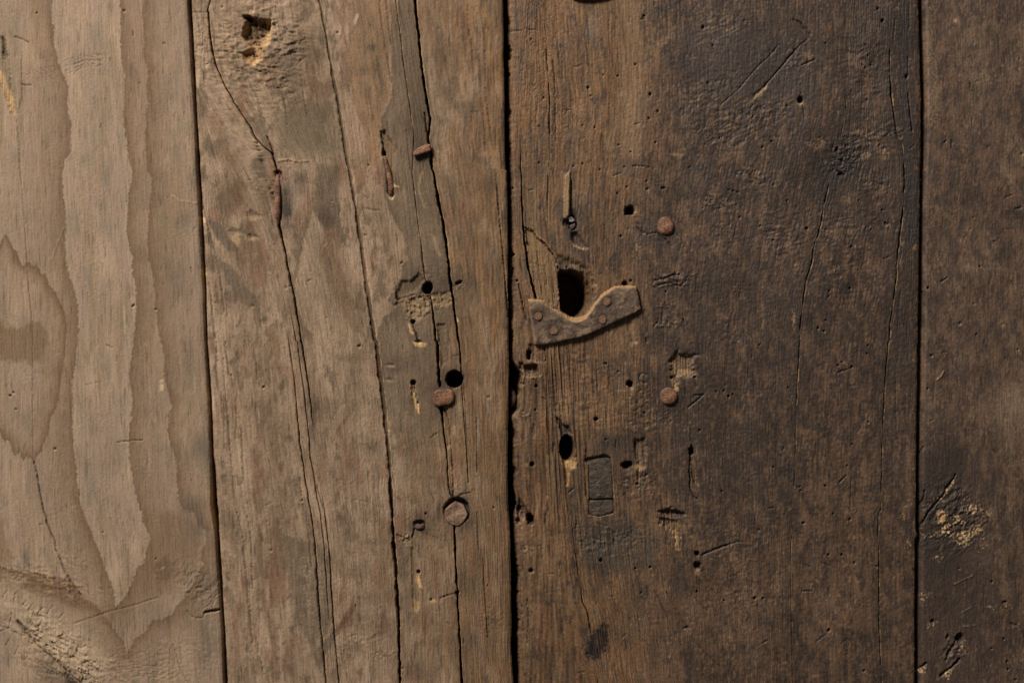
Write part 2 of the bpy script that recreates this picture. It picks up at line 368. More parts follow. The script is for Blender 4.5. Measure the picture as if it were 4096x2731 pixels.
def iron_material(name, a, b_, c, rough=0.8):
    m, nt, b = mat(name)
    tc = node(nt, 'ShaderNodeTexCoord').outputs['Object']
    n1 = noise(nt, scaled(nt, tc, (150, 150, 150)), 1.0, 5, 0.6)
    n2 = noise(nt, scaled(nt, tc, (900, 900, 900)), 1.0, 4, 0.7)
    s = math_n(nt, 'ADD', math_n(nt, 'MULTIPLY', n1, 0.6), math_n(nt, 'MULTIPLY', n2, 0.4))
    nt.links.new(tint(nt, s, (0.41, a), (0.5, b_), (0.60, c)), b.inputs['Base Color'])
    nt.links.new(remap(nt, n2, 0.3, 0.7, rough - 0.15, rough + 0.1), b.inputs['Roughness'])
    b.inputs['Specular IOR Level'].default_value = 0.5
    bump(nt, b, s, 0.8, 0.0018)
    return m

def plain_wood(name, a, b_, c):
    m, nt, b = mat(name)
    tc = node(nt, 'ShaderNodeTexCoord').outputs['Object']
    n1 = noise(nt, scaled(nt, tc, (130, 130, 330)), 1.0, 5, 0.65)
    n2 = noise(nt, scaled(nt, tc, (1100, 1100, 700)), 1.0, 3, 0.6)
    s = math_n(nt, 'ADD', math_n(nt, 'MULTIPLY', n1, 0.6), math_n(nt, 'MULTIPLY', n2, 0.4))
    nt.links.new(tint(nt, s, (0.40, a), (0.5, b_), (0.61, c)), b.inputs['Base Color'])
    b.inputs['Roughness'].default_value = 0.85; b.inputs['Specular IOR Level'].default_value = 0.2
    bump(nt, b, s, 0.8, 0.002)
    return m

M_pale = wood_material('weathered_pine', 0.14, 0.17, 0.30, 0.05)
M_mid = wood_material('weathered_pine_split', 0.22, 0.24, 0.45, 0.10)
M_dark = wood_material('grimy_oak', 0.15, 0.28, 0.55, 0.20, (0.40, 0.72), 0.4)
M_back = plain_wood('unseen_backing_wood', (0.012, 0.009, 0.006), (0.025, 0.018, 0.012), (0.05, 0.036, 0.024))
M_plug = plain_wood('grey_plug_wood', (0.040, 0.030, 0.022), (0.078, 0.059, 0.043), (0.15, 0.112, 0.080))
M_rust = iron_material('rusty_iron', (0.070, 0.028, 0.014), (0.195, 0.083, 0.041), (0.36, 0.175, 0.088), 0.6)
M_bolt = iron_material('tan_rusty_iron', (0.11, 0.060, 0.034), (0.235, 0.137, 0.082), (0.37, 0.24, 0.155), 0.66)
M_rust_dark = iron_material('dark_rusty_iron', (0.035, 0.022, 0.018), (0.08, 0.045, 0.035), (0.16, 0.09, 0.07))
M_slag = iron_material('bare_grey_iron', (0.03, 0.022, 0.025), (0.09, 0.07, 0.072), (0.26, 0.21, 0.21), 0.5)
M_tack = iron_material('brown_tack_iron', (0.085, 0.038, 0.018), (0.165, 0.078, 0.038), (0.27, 0.14, 0.07))
M_leather = wood_material('cracked_leather', 0.05, 0.25, 0.7, 0.12, (0.6, 0.85), 0.3)

# ------------------------------------------------------------------ mesh building
def P3(x, y, h, h0=0.0):
    k = 1 - h0 * PX / CAM_D          # a face that stands h0 nearer the lens is traced on its own plane
    return ((x - 2048) * PX * k, -h * PX, (1365.5 - y) * PX * k)
def link(o, parent=None):
    scene.collection.objects.link(o)
    if parent is not None: o.parent = parent
    return o
def raw_mesh(name, co, quads, mtl, tone=None, grain=None, smooth=True):
    me = bpy.data.meshes.new(name)
    me.vertices.add(len(co)); me.vertices.foreach_set('co', np.ascontiguousarray(co, np.float32).ravel())
    nf = len(quads); me.loops.add(nf * 4); me.polygons.add(nf)
    me.loops.foreach_set('vertex_index', np.ascontiguousarray(quads, np.int32).ravel())
    me.polygons.foreach_set('loop_start', np.arange(0, nf * 4, 4, dtype=np.int32))
    me.update(calc_edges=True)
    me.polygons.foreach_set('use_smooth', np.full(nf, smooth, bool))
    if tone is not None:
        a = me.attributes.new('tone', 'FLOAT_COLOR', 'POINT')
        a.data.foreach_set('color', np.concatenate([tone, np.ones((len(tone), 1))], 1).astype(np.float32).ravel())
    if grain is not None:
        a = me.attributes.new('grain', 'FLOAT_VECTOR', 'POINT')
        a.data.foreach_set('vector', np.ascontiguousarray(grain, np.float32).ravel())
    me.materials.append(mtl); me.validate(clean_customdata=False)
    return me

E_A, E_B, E_C, E_D = 0.80, 0.76, 0.66, 0.56
SURF = {}
def plank(parent, key_, left, right, splits, light, seed, mtl, base, thick=300, lift=0, cl=None, cr=None, label=None):
    X, Hs, G, Wr = grid(left, right, splits, seed, cl, cr)
    NX = X.shape[1]
    Y = np.repeat(rows[:, None], NX, 1)
    S = Surface(X.ravel(), Y.ravel(), G.ravel(), light, seed)
    # rounded, worn edges
    dl = (X - left[:, None]).ravel(); dr = (right[:, None] - X).ravel()
    S.dl, S.dr = dl, dr
    base(S)
    S.mix(slice(None), (170, 138, 98) if seed < 3 else (132, 104, 70), 0.75 * Wr.ravel() * sm(-.05, .3, fbm(S.X / 20, S.Y / 35, 77, 3)))
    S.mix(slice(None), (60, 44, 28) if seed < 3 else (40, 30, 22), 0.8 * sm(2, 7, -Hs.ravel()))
    S.H = S.H + Hs.ravel() + lift
    S.H = np.maximum(S.H, -thick + 15)
    SURF[key_] = S
    co = np.stack(P3(S.X, S.Y, S.H, lift), 1)
    gr = np.stack([S.G * PX, (S.Y + 0.0) * PX, np.full_like(S.X, seed * 0.37)], 1)
    tone = np.clip(S.C, 0.004, 0.9)
    idx = np.arange(NY * NX).reshape(NY, NX)
    q = [np.stack([idx[1:, :-1], idx[1:, 1:], idx[:-1, 1:], idx[:-1, :-1]], -1).reshape(-1, 4)]
    # sides and back
    n0 = NY * NX
    def back(sel):
        nonlocal n0, co, gr, tone
        f = idx[sel] if not isinstance(sel, tuple) else idx[sel]
        b = np.arange(n0, n0 + len(f)); n0 += len(f)
        c = co[f].copy(); c[:, 1] = thick * PX
        co = np.concatenate([co, c]); gr = np.concatenate([gr, gr[f] + np.array([0.0, 0, 0.3])]); tone = np.concatenate([tone, tone[f] * 0.85])
        return f, b
    fl, bl = back((slice(None), 0)); fr, br = back((slice(None), NX - 1))
    q.append(np.stack([bl[1:], fl[1:], fl[:-1], bl[:-1]], -1)); q.append(np.stack([fr[1:], br[1:], br[:-1], fr[:-1]], -1))
    ft, bt = back((0, slice(None))); fb, bb = back((NY - 1, slice(None)))
    q.append(np.stack([ft[:-1], ft[1:], bt[1:], bt[:-1]], -1)); q.append(np.stack([fb[1:], fb[:-1], bb[:-1], bb[1:]], -1))
    q.append(np.stack([br[1:], bl[1:], bl[:-1], br[:-1]], -1))
    o = link(bpy.data.objects.new('plank', raw_mesh('plank', co, np.concatenate(q), mtl, tone, gr)), parent)
    if label: o['label'] = label
    return o

def height_at(key_, x, y, r=10):
    S = SURF[key_]; i = S.near(x - r, x + r, y - r, y + r)
    return float(np.median(S.H[i])) if i.size else 0.0


# ------------------------------------------------------------------ the two pale boards of the left leaf
def round_edges(S, l=6, r=6, al=6, ar=6):
    S.H -= al * np.exp(-np.maximum(S.dl, 0) / l) + ar * np.exp(-np.maximum(S.dr, 0) / r)

def pores(S, c, amt, sx=5.0, sy=60.0, thr=0.28, s=61):
    n = perlin(S.G / sx, S.Y / sy, s) + 0.35 * perlin(S.G / 2.6, S.Y / 30, s + 1)
    m = sm(thr, thr + 0.16, n)
    S.mix(slice(None), c, amt * m); S.H -= 1.2 * m

def board_a(S):
    a = slice(None); X, Y, G = S.X, S.Y, S.G
    S.C[:] = S.col((143, 121, 101))
    S.mix(a, (157, 133, 108), sm(-0.1, 0.5, fbm(X / 160, Y / 340, 3, 3)) * 0.8)
    S.mix(a, (130, 109, 84), sm(0.05, 0.5, fbm(G / 60, Y / 500, 4, 3)) * 0.7)
    S.mix(a, (124, 109, 91), sm(0.0, 0.42, fbm(X / 70, Y / 130, 5, 4)) * 0.6)
    S.mix(a, (150, 122, 100), sm(0.05, 0.35, fbm(X / 50, Y / 120, 6, 3)) * 0.35)
    S.scale(a, (1 + 0.20 * S.streak + 0.10 * fbm(G / 18, Y / 420, 20, 3) + 0.10 * S.fine + 0.08 * fbm(X / 5, Y / 7, 18, 2)).astype(np.float32))
    dark = (110, 85, 61); deep = (86, 62, 42)
    flame1 = J(V((278,-300)), T(0,0,(1100,-200),(1100,0),(1110,200),(1105,400),(1120,600),(1145,700),(1140,900),(1130,1100),(1160,1280),(1180,1450)), T(0,1,(1215,0),(1210,100),(1180,200),(1175,350),(1160,550),(1190,700),(1215,800),(1220,950),(1245,1050),(1250,1250),(1240,1400),(1228,1540)),
        T(0,2,(1220,0),(1195,200),(1180,300),(1205,450),(1215,600),(1195,750),(1180,900),(1190,1080),(1220,1250),(1250,1420),(1285,1540)), T(0,3,(1305,0),(1310,80),(1350,170),(1385,240),(1360,310),(1335,400),(1330,450),(1280,500),(1230,580),(1200,680),(1150,770),(1100,830),(1060,860),(1045,720),(1020,640),(980,560),(950,480),(920,380),(870,270),(830,150),(790,80),(765,0)),
        T(0,2,(740,1500),(715,1300),(700,1150),(680,1000),(668,800),(665,600),(660,400),(680,280),(700,150),(712,0)), T(0,1,(718,1450),(715,1300),(705,1180),(680,1080),(635,960),(610,850),(600,700),(605,500),(600,300),(580,200),(575,0)),
        T(0,0,(580,1540),(600,1480),(645,1380),(652,1250),(655,1150),(640,1080),(622,1000),(620,920),(632,830),(620,760),(580,690),(545,600),(520,520),(500,400),(490,250),(470,120),(485,0),(485,-400)), V((120,-300)))
    S.ring(flame1, dark, fade=100, side=-1, amt=0.80, edge=1.5, warp=10, wsc=14, comb=9)
    S.ring(flame1, deep, fade=22, side=-1, amt=0.55, edge=1.5, warp=10, wsc=14, comb=9)
    S.ring(flame1, (158, 138, 117), fade=16, side=1, amt=0.40, warp=10, wsc=14, comb=9)
    right = J(T(0,0,(1320,-900),(1320,0),(1305,150),(1320,300),(1325,380),(1310,470),(1330,560),(1358,620),(1352,720),(1345,850),(1355,1000),(1340,1150),(1335,1300),(1350,1540)), T(0,1,(1360,0),(1395,80),(1390,200),(1375,350),(1360,500),(1355,750),(1390,900),(1410,1000),(1420,1150),(1435,1300),(1450,1450),(1475,1550)),
        T(0,2,(1475,0),(1505,100),(1500,250),(1520,380),(1555,480),(1575,600),(1540,680),(1555,740),(1535,800),(1560,920),(1600,1030),(1620,1150),(1625,1300),(1640,1450),(1680,1540)), T(0,3,(1780,0),(1820,100),(1890,170),(1890,280),(1850,350),(1845,420),(1870,460),(1790,620),(1700,770),(1640,850),(1580,930),(1500,970),(1390,1000),(1340,1090),(1250,1150),(1210,1210),(1160,1300),
        (1140,1180),(1060,1080),(1000,1000),(940,920),(850,830),(760,780),(700,690),(640,630),(400,560),(120,520),(-300,420)))
    flame2 = right + [(-900, 2000), (-900, -900)]
    S.ring(flame2, dark, fade=70, side=-1, amt=0.75, edge=1.5, warp=11, wsc=14, comb=9)
    S.ring(flame2, deep, fade=20, side=-1, amt=0.55, edge=1.5, warp=11, wsc=14, comb=9)
    strip = J(T(0,0,(1240,0),(1200,120),(1215,270),(1250,300),(1215,420),(1200,560),(1260,640),(1300,740),(1310,880),(1260,1000),(1230,1100),(1225,1300),(1300,1300),(1330,900),(1345,650),(1310,520),(1320,380),(1300,150)))
    S.patch(strip, (137, 112, 90), 0.6, 6, 12, 13)
    S.patch(T(0,3,(1330,0),(1760,0),(1860,200),(1820,420),(1700,640),(1500,760),(1250,760),(1230,600),(1340,440),(1390,240)), (112, 89, 66), 0.5, 24, 40, 40)
    S.patch(T(0,3,(1440,460),(1540,380),(1600,500),(1560,620),(1450,640)), (96, 74, 54), 0.5, 8, 20, 14)
    oval = J(T(0,1,(-800,700),(-200,640),(-10,700),(30,610),(55,575),(80,620),(110,700),(150,740),(190,850),(215,865),(245,835),(275,850),(290,885),(330,855),(375,935),(410,940),(450,1050),(500,1110),(560,1220),(600,1330),(612,1450)),
        T(0,2,(600,0),(590,150),(560,350),(530,560),(500,640),(460,720),(440,850),(410,920),(380,1010),(340,1040),(315,1100),(250,1050),(215,1085),(170,1020),(130,1050),(80,900),(40,910),(0,840),(-800,700)))
    S.ring(oval, dark, fade=34, side=1, amt=0.95, comb=14)
    S.ring(oval, deep, fade=12, side=1, amt=0.75, comb=14, edge=1.5)
    inner = J(T(0,1,(-600,1360),(0,1360),(50,1440),(200,1440),(280,1380),(370,1400),(430,1470)), T(0,2,(430,20),(400,80),(370,200),(330,170),(280,210),(230,180),(150,190),(60,180),(0,170),(-600,200)))
    S.patch(inner, (108, 85, 63), 0.62, 10, 9, 14, comb=12)
    S.patch(T(0,3,(-100,60),(40,60),(100,260),(120,420),(40,480),(-100,470)), (122, 97, 74), 0.6, 20, 14, 20)
    S.patch(T(0,3,(30,120),(75,120),(115,360),(75,330)), (150, 128, 108), 0.6, 8, 6, 12)
    S.patch(T(0,3,(240,560),(640,640),(740,770),(900,900),(690,880),(420,760),(180,700)), (100, 76, 56), 0.6, 18, 14, 20)
    S.blot(T(0,3,(240,420))[0], 16, 40, (92, 84, 78), 0.7)
    S.blot(T(0,2,(880,1130))[0], 70, 40, (120, 106, 88), 0.5)
    for x, y, rx, ry in ((900,300,30,60),(850,900,25,60),(950,640,50,25),(920,1240,50,40),(850,1440,70,40)):
        S.blot(T(0,0,(x,y))[0], rx, ry, (126, 111, 91), 0.4)
    for p, rx, ry, k in ((T(0,1,(1700,430))[0], 26, 26, .5), (T(0,2,(1850,950))[0], 40, 60, .6), (T(0,2,(1750,200))[0], 28, 70, .5), (T(0,2,(1740,1510))[0], 45, 35, .7), (T(0,1,(1650,1000))[0], 60, 90, .4), (T(0,3,(1800,150))[0], 40, 70, .5), (T(0,3,(1900,650))[0], 45, 40, .6), (T(0,3,(1900,1150))[0], 45, 120, .5)):
        S.blot(p, rx, ry, (92, 80, 66), k)
    pores(S, (98, 78, 60), 0.30)
    # relief
    S.H += 5 * fbm(X / 300, Y / 500, 7, 2) + 0.55 * S.fine + 0.9 * S.streak + 1.0 * fbm(X / 16, Y / 7, 8, 3) * sm(.05, .4, fbm(X / 200, Y / 200, 9, 2))
    round_edges(S, 5, 7, 0, 7)
    gz = T(0,0,(-200,300),(55,330),(85,560),(130,850),(165,1030),(150,1105),(90,1040),(40,880),(-40,700),(-200,600))
    S.gouge(gz, 7, (112, 96, 75), 0.6, 14, 3, 8)
    S.gouge(T(0,0,(0,330),(50,345),(74,540),(30,560),(0,500)), 4, (88, 76, 58), 0.8, 14, 5, 10)
    S.patch(T(0,0,(-60,600),(20,660),(60,760),(110,900),(140,1060),(95,1030),(45,890),(0,760)), (172, 138, 96), 0.85, 5, 8, 10, streak=.8)
    S.slab(T(0,0,(150,520),(190,540),(200,900),(165,1000)), 3)
    S.crack(T(0,0,(135,340),(205,362),(260,395)), 3.2, 7, (80, 64, 50)); S.crack(T(0,0,(200,775),(245,785),(290,782)), 3, 6, (84, 68, 52))
    S.crack(J(T(0,0,(150,1100),(170,1300),(180,1540)), T(0,1,(185,0),(215,300),(240,700),(260,1050),(295,1380)), T(0,2,(298,0),(300,800),(305,1090))), 1.7, 3.0, (92, 70, 50), 0.75)
    S.crack(J(T(0,2,(310,1100),(340,1200),(360,1350),(400,1550)), T(0,3,(420,40),(430,100),(470,190),(500,260),(510,350),(540,400),(590,540),(680,690),(740,760))), 3.0, 10, (70, 54, 40), 0.6)
    S.crack(T(0,2,(1080,922),(1170,912),(1240,905),(1310,902)), 2.4, 5, (84, 66, 48), 0.7)
    S.crack(T(0,2,(780,400),(860,380),(930,370)), 1.6, 3, (104, 82, 62), 0.5)
    S.crack(T(0,3,(680,1020),(860,960),(1000,910),(1200,860),(1450,780)), 3, 3, (88, 66, 48), 0.5)
    S.patch(T(0,2,(1470,345),(1500,345),(1500,450),(1465,450)), (186, 158, 124), 0.8, 3, 3, 8)
    S.patch(T(0,1,(1130,1240),(1142,1240),(1152,1500),(1140,1500)), (170, 148, 124), 0.6, 2, 2, 8)
    S.crack(T(0,1,(1570,225),(1650,275),(1810,300)), 2.0, -2.5, (160, 136, 108), 0.5)
    S.crack(T(0,1,(480,820),(540,640),(590,520)), 2.5, -2, (142, 116, 90), 0.5)
    S.pit(T(0,2,(92,495))[0], 6, 5, 9, tint=(80, 62, 46))
    for k in range(9):
        y = 500 + k * 16; S.crack(T(0,0,(600 + 40 * (k % 3), y + 60),(760 + 30 * (k % 4), y + 10 - 4 * k),(930, y - 6 * (k % 3))), 1.4, 2.2, (100, 84, 66), 0.45)
    for k in range(6):
        y = 640 + k * 22; S.crack(T(0,0,(220 + 20 * k, y + 30),(340, y),(520, y - 30)), 1.4, 2.0, (100, 80, 60), 0.4)
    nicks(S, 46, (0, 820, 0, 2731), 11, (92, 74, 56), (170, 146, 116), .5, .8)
    # knot in the lower corner
    S.rough(T(0,3,(1300,1400))[0], 320, 90, 2.4, 16, -8); S.rough(T(0,3,(1850,700))[0], 70, 130, 5, 22, -40)
    S.rough(T(0,3,(560,1330))[0], 280, 110, 8.5, 24, 38, pale=(178, 150, 112), amt=0.7)
    S.patch(T(0,3,(-60,640),(300,800),(700,1000),(1000,1330),(900,1568),(500,1300),(200,1000),(-60,900)), (166, 144, 116), .5, 40, 40, 40, speck=.0)
    S.rough(T(0,3,(430,640))[0], 200, 60, 4.5, 20, 15, pale=(186, 150, 108), amt=0.55)
    S.rough(T(0,3,(650,430))[0], 90, 50, 2.5, 14, 30, pale=(176, 144, 104), amt=0.5)
    S.patch(T(0,3,(330,1350),(470,1330),(620,1470),(770,1640),(560,1700),(400,1560),(340,1460)), (92, 76, 58), 0.45, 20, 20, 25)
    S.patch(T(0,3,(600,1470),(680,1500),(790,1620),(640,1680),(590,1560)), (66, 54, 42), 0.5, 16, 18, 20)
    S.gouge(T(0,3,(590,1460),(680,1500),(790,1620),(640,1680)), 10, None, edge=18)
    S.crack(T(0,3,(160,1010),(230,1110),(350,1230),(470,1330),(570,1420),(650,1490),(760,1580)), 3.2, 8, (84, 69, 52), 0.6)
    S.crack(T(0,3,(160,1000),(200,1050),(280,1150)), 9, 5, (92, 78, 62), 0.5)
    for pts in (((140,740),(120,860),(100,960),(80,1060),(0,1090)), ((240,810),(190,870)), ((310,830),(250,910)), ((390,870),(340,940)), ((480,860),(430,930)), ((580,930),(530,985)), ((60,720),(10,800)), ((100,1140),(50,1220)), ((170,1230),(130,1320)), ((1590,1200),(1620,1330),(1660,1450),(1720,1560))):
        S.crack(T(0,3,*pts), 1.7, 4, (92, 74, 56), 0.6)
    S.crack(T(0,3,(1880,920),(1930,908),(2010,898)), 5, 14, (50, 40, 30), 0.6)
    S.crack(T(0,3,(1720,900),(1760,960),(1860,970),(1880,920)), 2.5, 5, (80, 64, 48), 0.5)
    for k in range(5): S.crack(T(0,3,(1230, 1400 + 26 * k),(1420, 1415 + 24 * k),(1600, 1440 + 24 * k)), 2.4, 2.6)
    i = S.near(S.X.max() - 120, S.X.max() + 1, 1900, 2160)
    S.mix(i, (186, 152, 110), 0.7 * np.exp(-np.maximum(S.dr[i], 0) / 7) * sm(1900, 1960, S.Y[i]) * (1 - sm(2090, 2160, S.Y[i])))

def board_b(S):
    a = slice(None); X, Y, G = S.X, S.Y, S.G
    S.C[:] = S.col((135, 112, 90))
    rightness = sm(1450, 2040, X)
    S.mix(a, (106, 81, 57), rightness * 0.95)
    S.mix(a, (151, 127, 104), sm(-0.1, 0.35, fbm(G / 90, Y / 300, 3, 3)) * 0.85 * (1 - .5 * rightness))
    S.mix(a, (94, 78, 61), sm(0.04, 0.34, fbm(X / 80, Y / 150, 5, 5, .6)) * (0.8 - .25 * sm(1300, 1700, Y)))
    S.mix(a, (84, 71, 55), sm(0.15, 0.45, fbm(X / 45, Y / 80, 15, 5, .6)) * 0.7)
    S.mix(a, (118, 84, 64), sm(0.12, 0.42, fbm(X / 70, Y / 200, 6, 4)) * 0.6)
    S.mix(a, (132, 98, 62), rightness * sm(-0.05, 0.3, fbm(G / 16, Y / 240, 16, 3)) * 0.6)
    S.mix(a, (78, 60, 43), rightness * sm(0.05, 0.35, fbm(G / 24, Y / 130, 17, 4)) * 0.55)
    S.scale(a, (1.02 + 0.22 * S.streak + 0.12 * S.fine + 0.12 * fbm(X / 5, Y / 7, 18, 2) + (0.22 - 0.10 * sm(1300, 1700, Y)) * fbm(X / 60, Y / 110, 19, 4)).astype(np.float32))
    dk = (96, 79, 61); gy = (98, 84, 68)
    # old water marks: each tide line sharp on one side, fading on the other
    v = 1.7 * fbm(X / 150, Y / 330, 24, 4, .5) + 0.10 * fbm(X / 14, Y / 20, 25, 2) + G / 420
    fr = v - np.floor(v); S.mix(a, (94, 76, 58), 0.50 * np.exp(-fr / .20) * sm(0, .02, fr) * (1 - .6 * rightness) * sm(-.3, .15, fbm(X / 200, Y / 260, 26, 2) + .08))
    S.mix(a, (154, 132, 108), 0.30 * np.exp(-(1 - fr) / .12) * (1 - rightness))
    # growth-ring figures
    pale_l = J(T(1,1,(520,360),(500,470),(440,620),(430,720),(400,800),(390,950),(360,1000),(355,1200),(400,1310),(440,1430),(520,1500)), T(1,2,(520,50),(545,150),(550,250),(540,450),(560,520),(640,760),(700,900),(800,700),(860,300)), T(1,1,(900,1560),(880,1300),(830,1150),(770,980),(700,800),(640,700),(620,520),(545,400)))
    i = S.box(pale_l, 30); d = S.pdist(pale_l, i, 8, 15); S.mix(i, (152, 130, 106), .72 * sm(-5, 5, d) * (1 - sm(1250, 1560, S.Y[i] + 160 * S.med[i])) * (1 + .5 * S.streak[i]))
    S.ring(pale_l, (92, 76, 58), fade=26, side=-1, amt=0.6)
    S.patch(T(1,1,(560,-60),(770,-60),(775,300),(765,470),(700,545),(620,520),(545,390),(540,100)), (80, 67, 52), 0.6, 14, 9, 18)
    S.patch(T(1,1,(640,560),(760,560),(770,760),(820,1000),(880,1300),(900,1500),(780,1300),(700,1100),(590,760),(600,650)), (108, 82, 60), 0.5, 14, 10, 18)
    dark_r = J(T(1,0,(1285,60),(1240,180),(1240,400),(1250,700),(1252,880),(1210,980),(1150,1090),(1145,1200),(1165,1430)), T(1,1,(1190,0),(1170,200),(1230,380),(1290,500),(1350,580),(1380,700),(1400,820),(1340,870),(1330,1000),(1250,1090),(1220,1180),(1300,1230),(1250,1300),(1170,1340),(1100,1540)), T(1,2,(1100,60),(1150,400),(1190,800),(1230,1500),(1850,1560),(1800,900),(1740,300)), T(1,1,(1800,1300),(1740,700),(1640,100)), T(1,0,(1560,900),(1500,400),(1455,-40),(1330,-40)))
    i = S.box(dark_r, 40); d = S.pdist(dark_r, i, 7, 14)
    low = 1 - sm(1500, 1950, S.Y[i] + 260 * S.med[i])
    S.mix(i, (98, 83, 66), 0.72 * sm(-4, 4, d) * low * (1 + .5 * S.streak[i] + .5 * S.med[i]))
    S.mix(i, (82, 67, 51), 0.5 * sm(-2, 2, d) * np.exp(-np.maximum(d, 0) / 30) * low)
    brown_c = J(T(1,0,(895,-60),(860,120),(850,400),(840,650),(880,850),(900,1000),(960,1120),(1000,1250),(1010,1400),(970,1500),(1100,1540),(1150,1200),(1150,1000),(1230,900),(1220,400),(1200,-60)))
    S.patch(brown_c, (124, 96, 68), 0.55, 5, 6, 15)
    S.patch(T(1,0,(850,850),(900,1000),(960,1120),(1000,1250),(1010,1400),(840,1400),(830,1200)), (146, 118, 95), 0.6, 5, 5, 12)
    S.patch(T(1,0,(450,480),(500,680),(560,745),(620,770),(690,715),(700,900),(600,900),(480,830)), (100, 76, 56), 0.6, 8, 8, 14, comb=16)
    S.patch(T(1,0,(470,480),(560,600),(690,640),(690,720),(620,768),(560,742),(500,680)), (138, 114, 90), 0.5, 4, 6, 14, comb=12)
    S.patch(T(0,1,(1900,450),(2010,480),(2090,560),(2100,640),(2180,700),(2170,750),(2080,730),(1980,600)), gy, 0.75, 5, 7, 12)
    S.patch(T(0,1,(2000,810),(2120,870),(2200,960),(2230,1050),(2360,1150),(2400,1330),(2200,1200),(2080,1000)), gy, 0.7, 6, 7, 12)
    S.patch(T(1,0,(200,1000),(700,980),(780,1250),(780,1500),(200,1400)), (112, 97, 76), 0.6, 40, 30, 40)
    S.blot(T(0,1,(2180,200))[0], 45, 70, (96, 72, 52), 0.8); S.blot(T(0,0,(2100,1430))[0], 60, 40, (102, 80, 58), 0.6)
    S.blot(T(0,1,(2300,750))[0], 50, 60, (104, 80, 60), 0.6); S.blot(T(1,1,(100,850))[0], 60, 50, (104, 80, 60), 0.5)
    S.patch(T(1,3,(230,200),(330,750),(360,980),(450,1130),(530,1225),(560,1150),(640,1150),(690,990),(690,700),(600,300)), (94, 80, 64), 0.55, 8, 9, 15)
    S.patch(T(1,3,(560,1250),(700,1090),(770,1080),(650,1300),(590,1420)), (88, 74, 62), 0.6, 7, 6, 12)
    S.patch(T(1,3,(890,780),(912,900),(850,1000),(770,1080),(720,1095),(800,960),(860,880)), (96, 68, 52), 0.75, 9, 5, 12)
    S.patch(T(1,3,(40,100),(90,640),(100,900),(200,1060),(220,1560),(150,1560),(120,1100),(60,800),(-20,300)), (98, 76, 56), 0.5, 8, 10, 18)
    S.patch(T(1,3,(100,480),(150,900),(290,800),(240,480)), (124, 92, 70), 0.5, 14, 12, 18)
    S.patch(T(1,3,(420,380),(520,420),(520,1050),(400,600)), (150, 132, 106), 0.45, 12, 14, 12, speck=.2)
    S.patch(T(1,3,(560,420),(660,500),(670,900),(560,900)), (146, 128, 104), 0.40, 12, 14, 12, speck=.2)
    S.patch(T(1,3,(1115,90),(1240,60),(1260,500),(1130,560)), (112, 90, 68), 0.5, 6, 6, 14)
    S.patch(T(1,3,(1110,560),(1130,620),(1180,760),(1260,930),(1290,800),(1250,560)), (116, 92, 70), 0.5, 5, 6, 12)
    for x, y, rx, ry, k, rot in ((560,420,60,60,.6,10),(470,520,50,130,.6,-20),(560,1010,120,60,.6,0),(430,1200,130,70,.45,0),(250,980,90,70,.45,20),(620,1300,80,50,.4,0),(330,700,70,120,.5,-15),(1010,330,60,120,.35,0),(1700,900,60,200,.35,0),(1650,300,50,120,.3,0),(1480,900,50,300,.5,-8)):
        S.blot(T(1,0,(x,y))[0], rx, ry, (84, 69, 52), k, rot)
    for x, y, rx, ry, k, rot in ((100,300,70,120,.5,-10),(620,850,50,160,.5,-12),(450,1300,60,120,.4,0),(760,1250,50,200,.35,-12),(1150,300,60,100,.3,0),(1900,1150,70,160,.4,0),(2050,300,60,200,.3,0),(-150,700,60,90,.5,-30),(-60,1100,90,60,.5,35),(-250,250,60,80,.6,0)):
        S.blot(T(1,1,(x,y))[0], rx, ry, (88, 70, 52), k, rot)
    for x, y, rx, ry, k, rot in ((180,900,70,260,.45,0),(640,640,90,60,.4,0),(850,1150,90,120,.35,0),(1000,500,50,160,.3,0),(1500,900,70,300,.4,0),(2100,900,50,300,.35,0),(60,300,50,160,.35,0)):
        S.blot(T(1,2,(x,y))[0], rx, ry, (92, 74, 55), k, rot)
    for x, y, rx, ry, k, rot in ((180,250,70,200,.5,0),(900,300,100,120,.35,0),(1150,900,70,160,.3,0),(1650,900,90,140,.35,0),(1950,1300,80,120,.35,0),(350,1400,60,100,.3,0),(2250,600,40,300,.3,0)):
        S.blot(T(1,3,(x,y))[0], rx, ry, (92, 74, 55), k, rot)
    for x, y, rx, ry, k in ((1060,440,20,14,.8),(1120,620,22,40,.7),(980,650,26,20,.6),(1030,870,18,40,.5),(1150,800,16,50,.6),(1470,1120,46,80,.9),(1650,480,20,20,.3),(1750,850,18,25,.5),(700,200,40,40,.3)):
        S.blot(T(1,0,(x,y))[0], rx, ry, (76, 63, 49), k)
    for x, y, rx, ry, k in ((285,330,28,105,1.0),(370,120,50,50,.5),(650,450,35,40,.5),(1200,650,18,50,.5),(1650,1100,80,60,.4),(1860,1000,60,50,.5),(1500,1020,50,60,.6)):
        S.blot(T(1,1,(x,y))[0], rx, ry, (62, 53, 45), k)
    for x, y, rx, ry, k in ((530,700,14,80,.8),(620,600,40,40,.4),(1080,950,16,30,.5),(1820,360,60,60,.5),(1440,700,14,90,.4),(1300,200,60,40,.5),(850,150,60,20,.4)):
        S.blot(T(1,2,(x,y))[0], rx, ry, (66, 55, 44), k)
    for x, y, rx, ry, k in ((1330,400,30,120,.55),(1370,800,30,150,.5),(1850,60,55,50,.6),(2080,430,40,30,.5),(1950,640,70,60,.5),(1060,280,30,10,.5),(950,580,50,18,.4),(850,1240,60,16,.5),(1150,1090,50,30,.4),(440,630,20,14,.6),(1960,1180,60,60,.4),(1480,1450,70,50,.5)):
        S.blot(T(1,3,(x,y))[0], rx, ry, (78, 65, 51), k)
    pores(S, (78, 60, 44), 0.42)
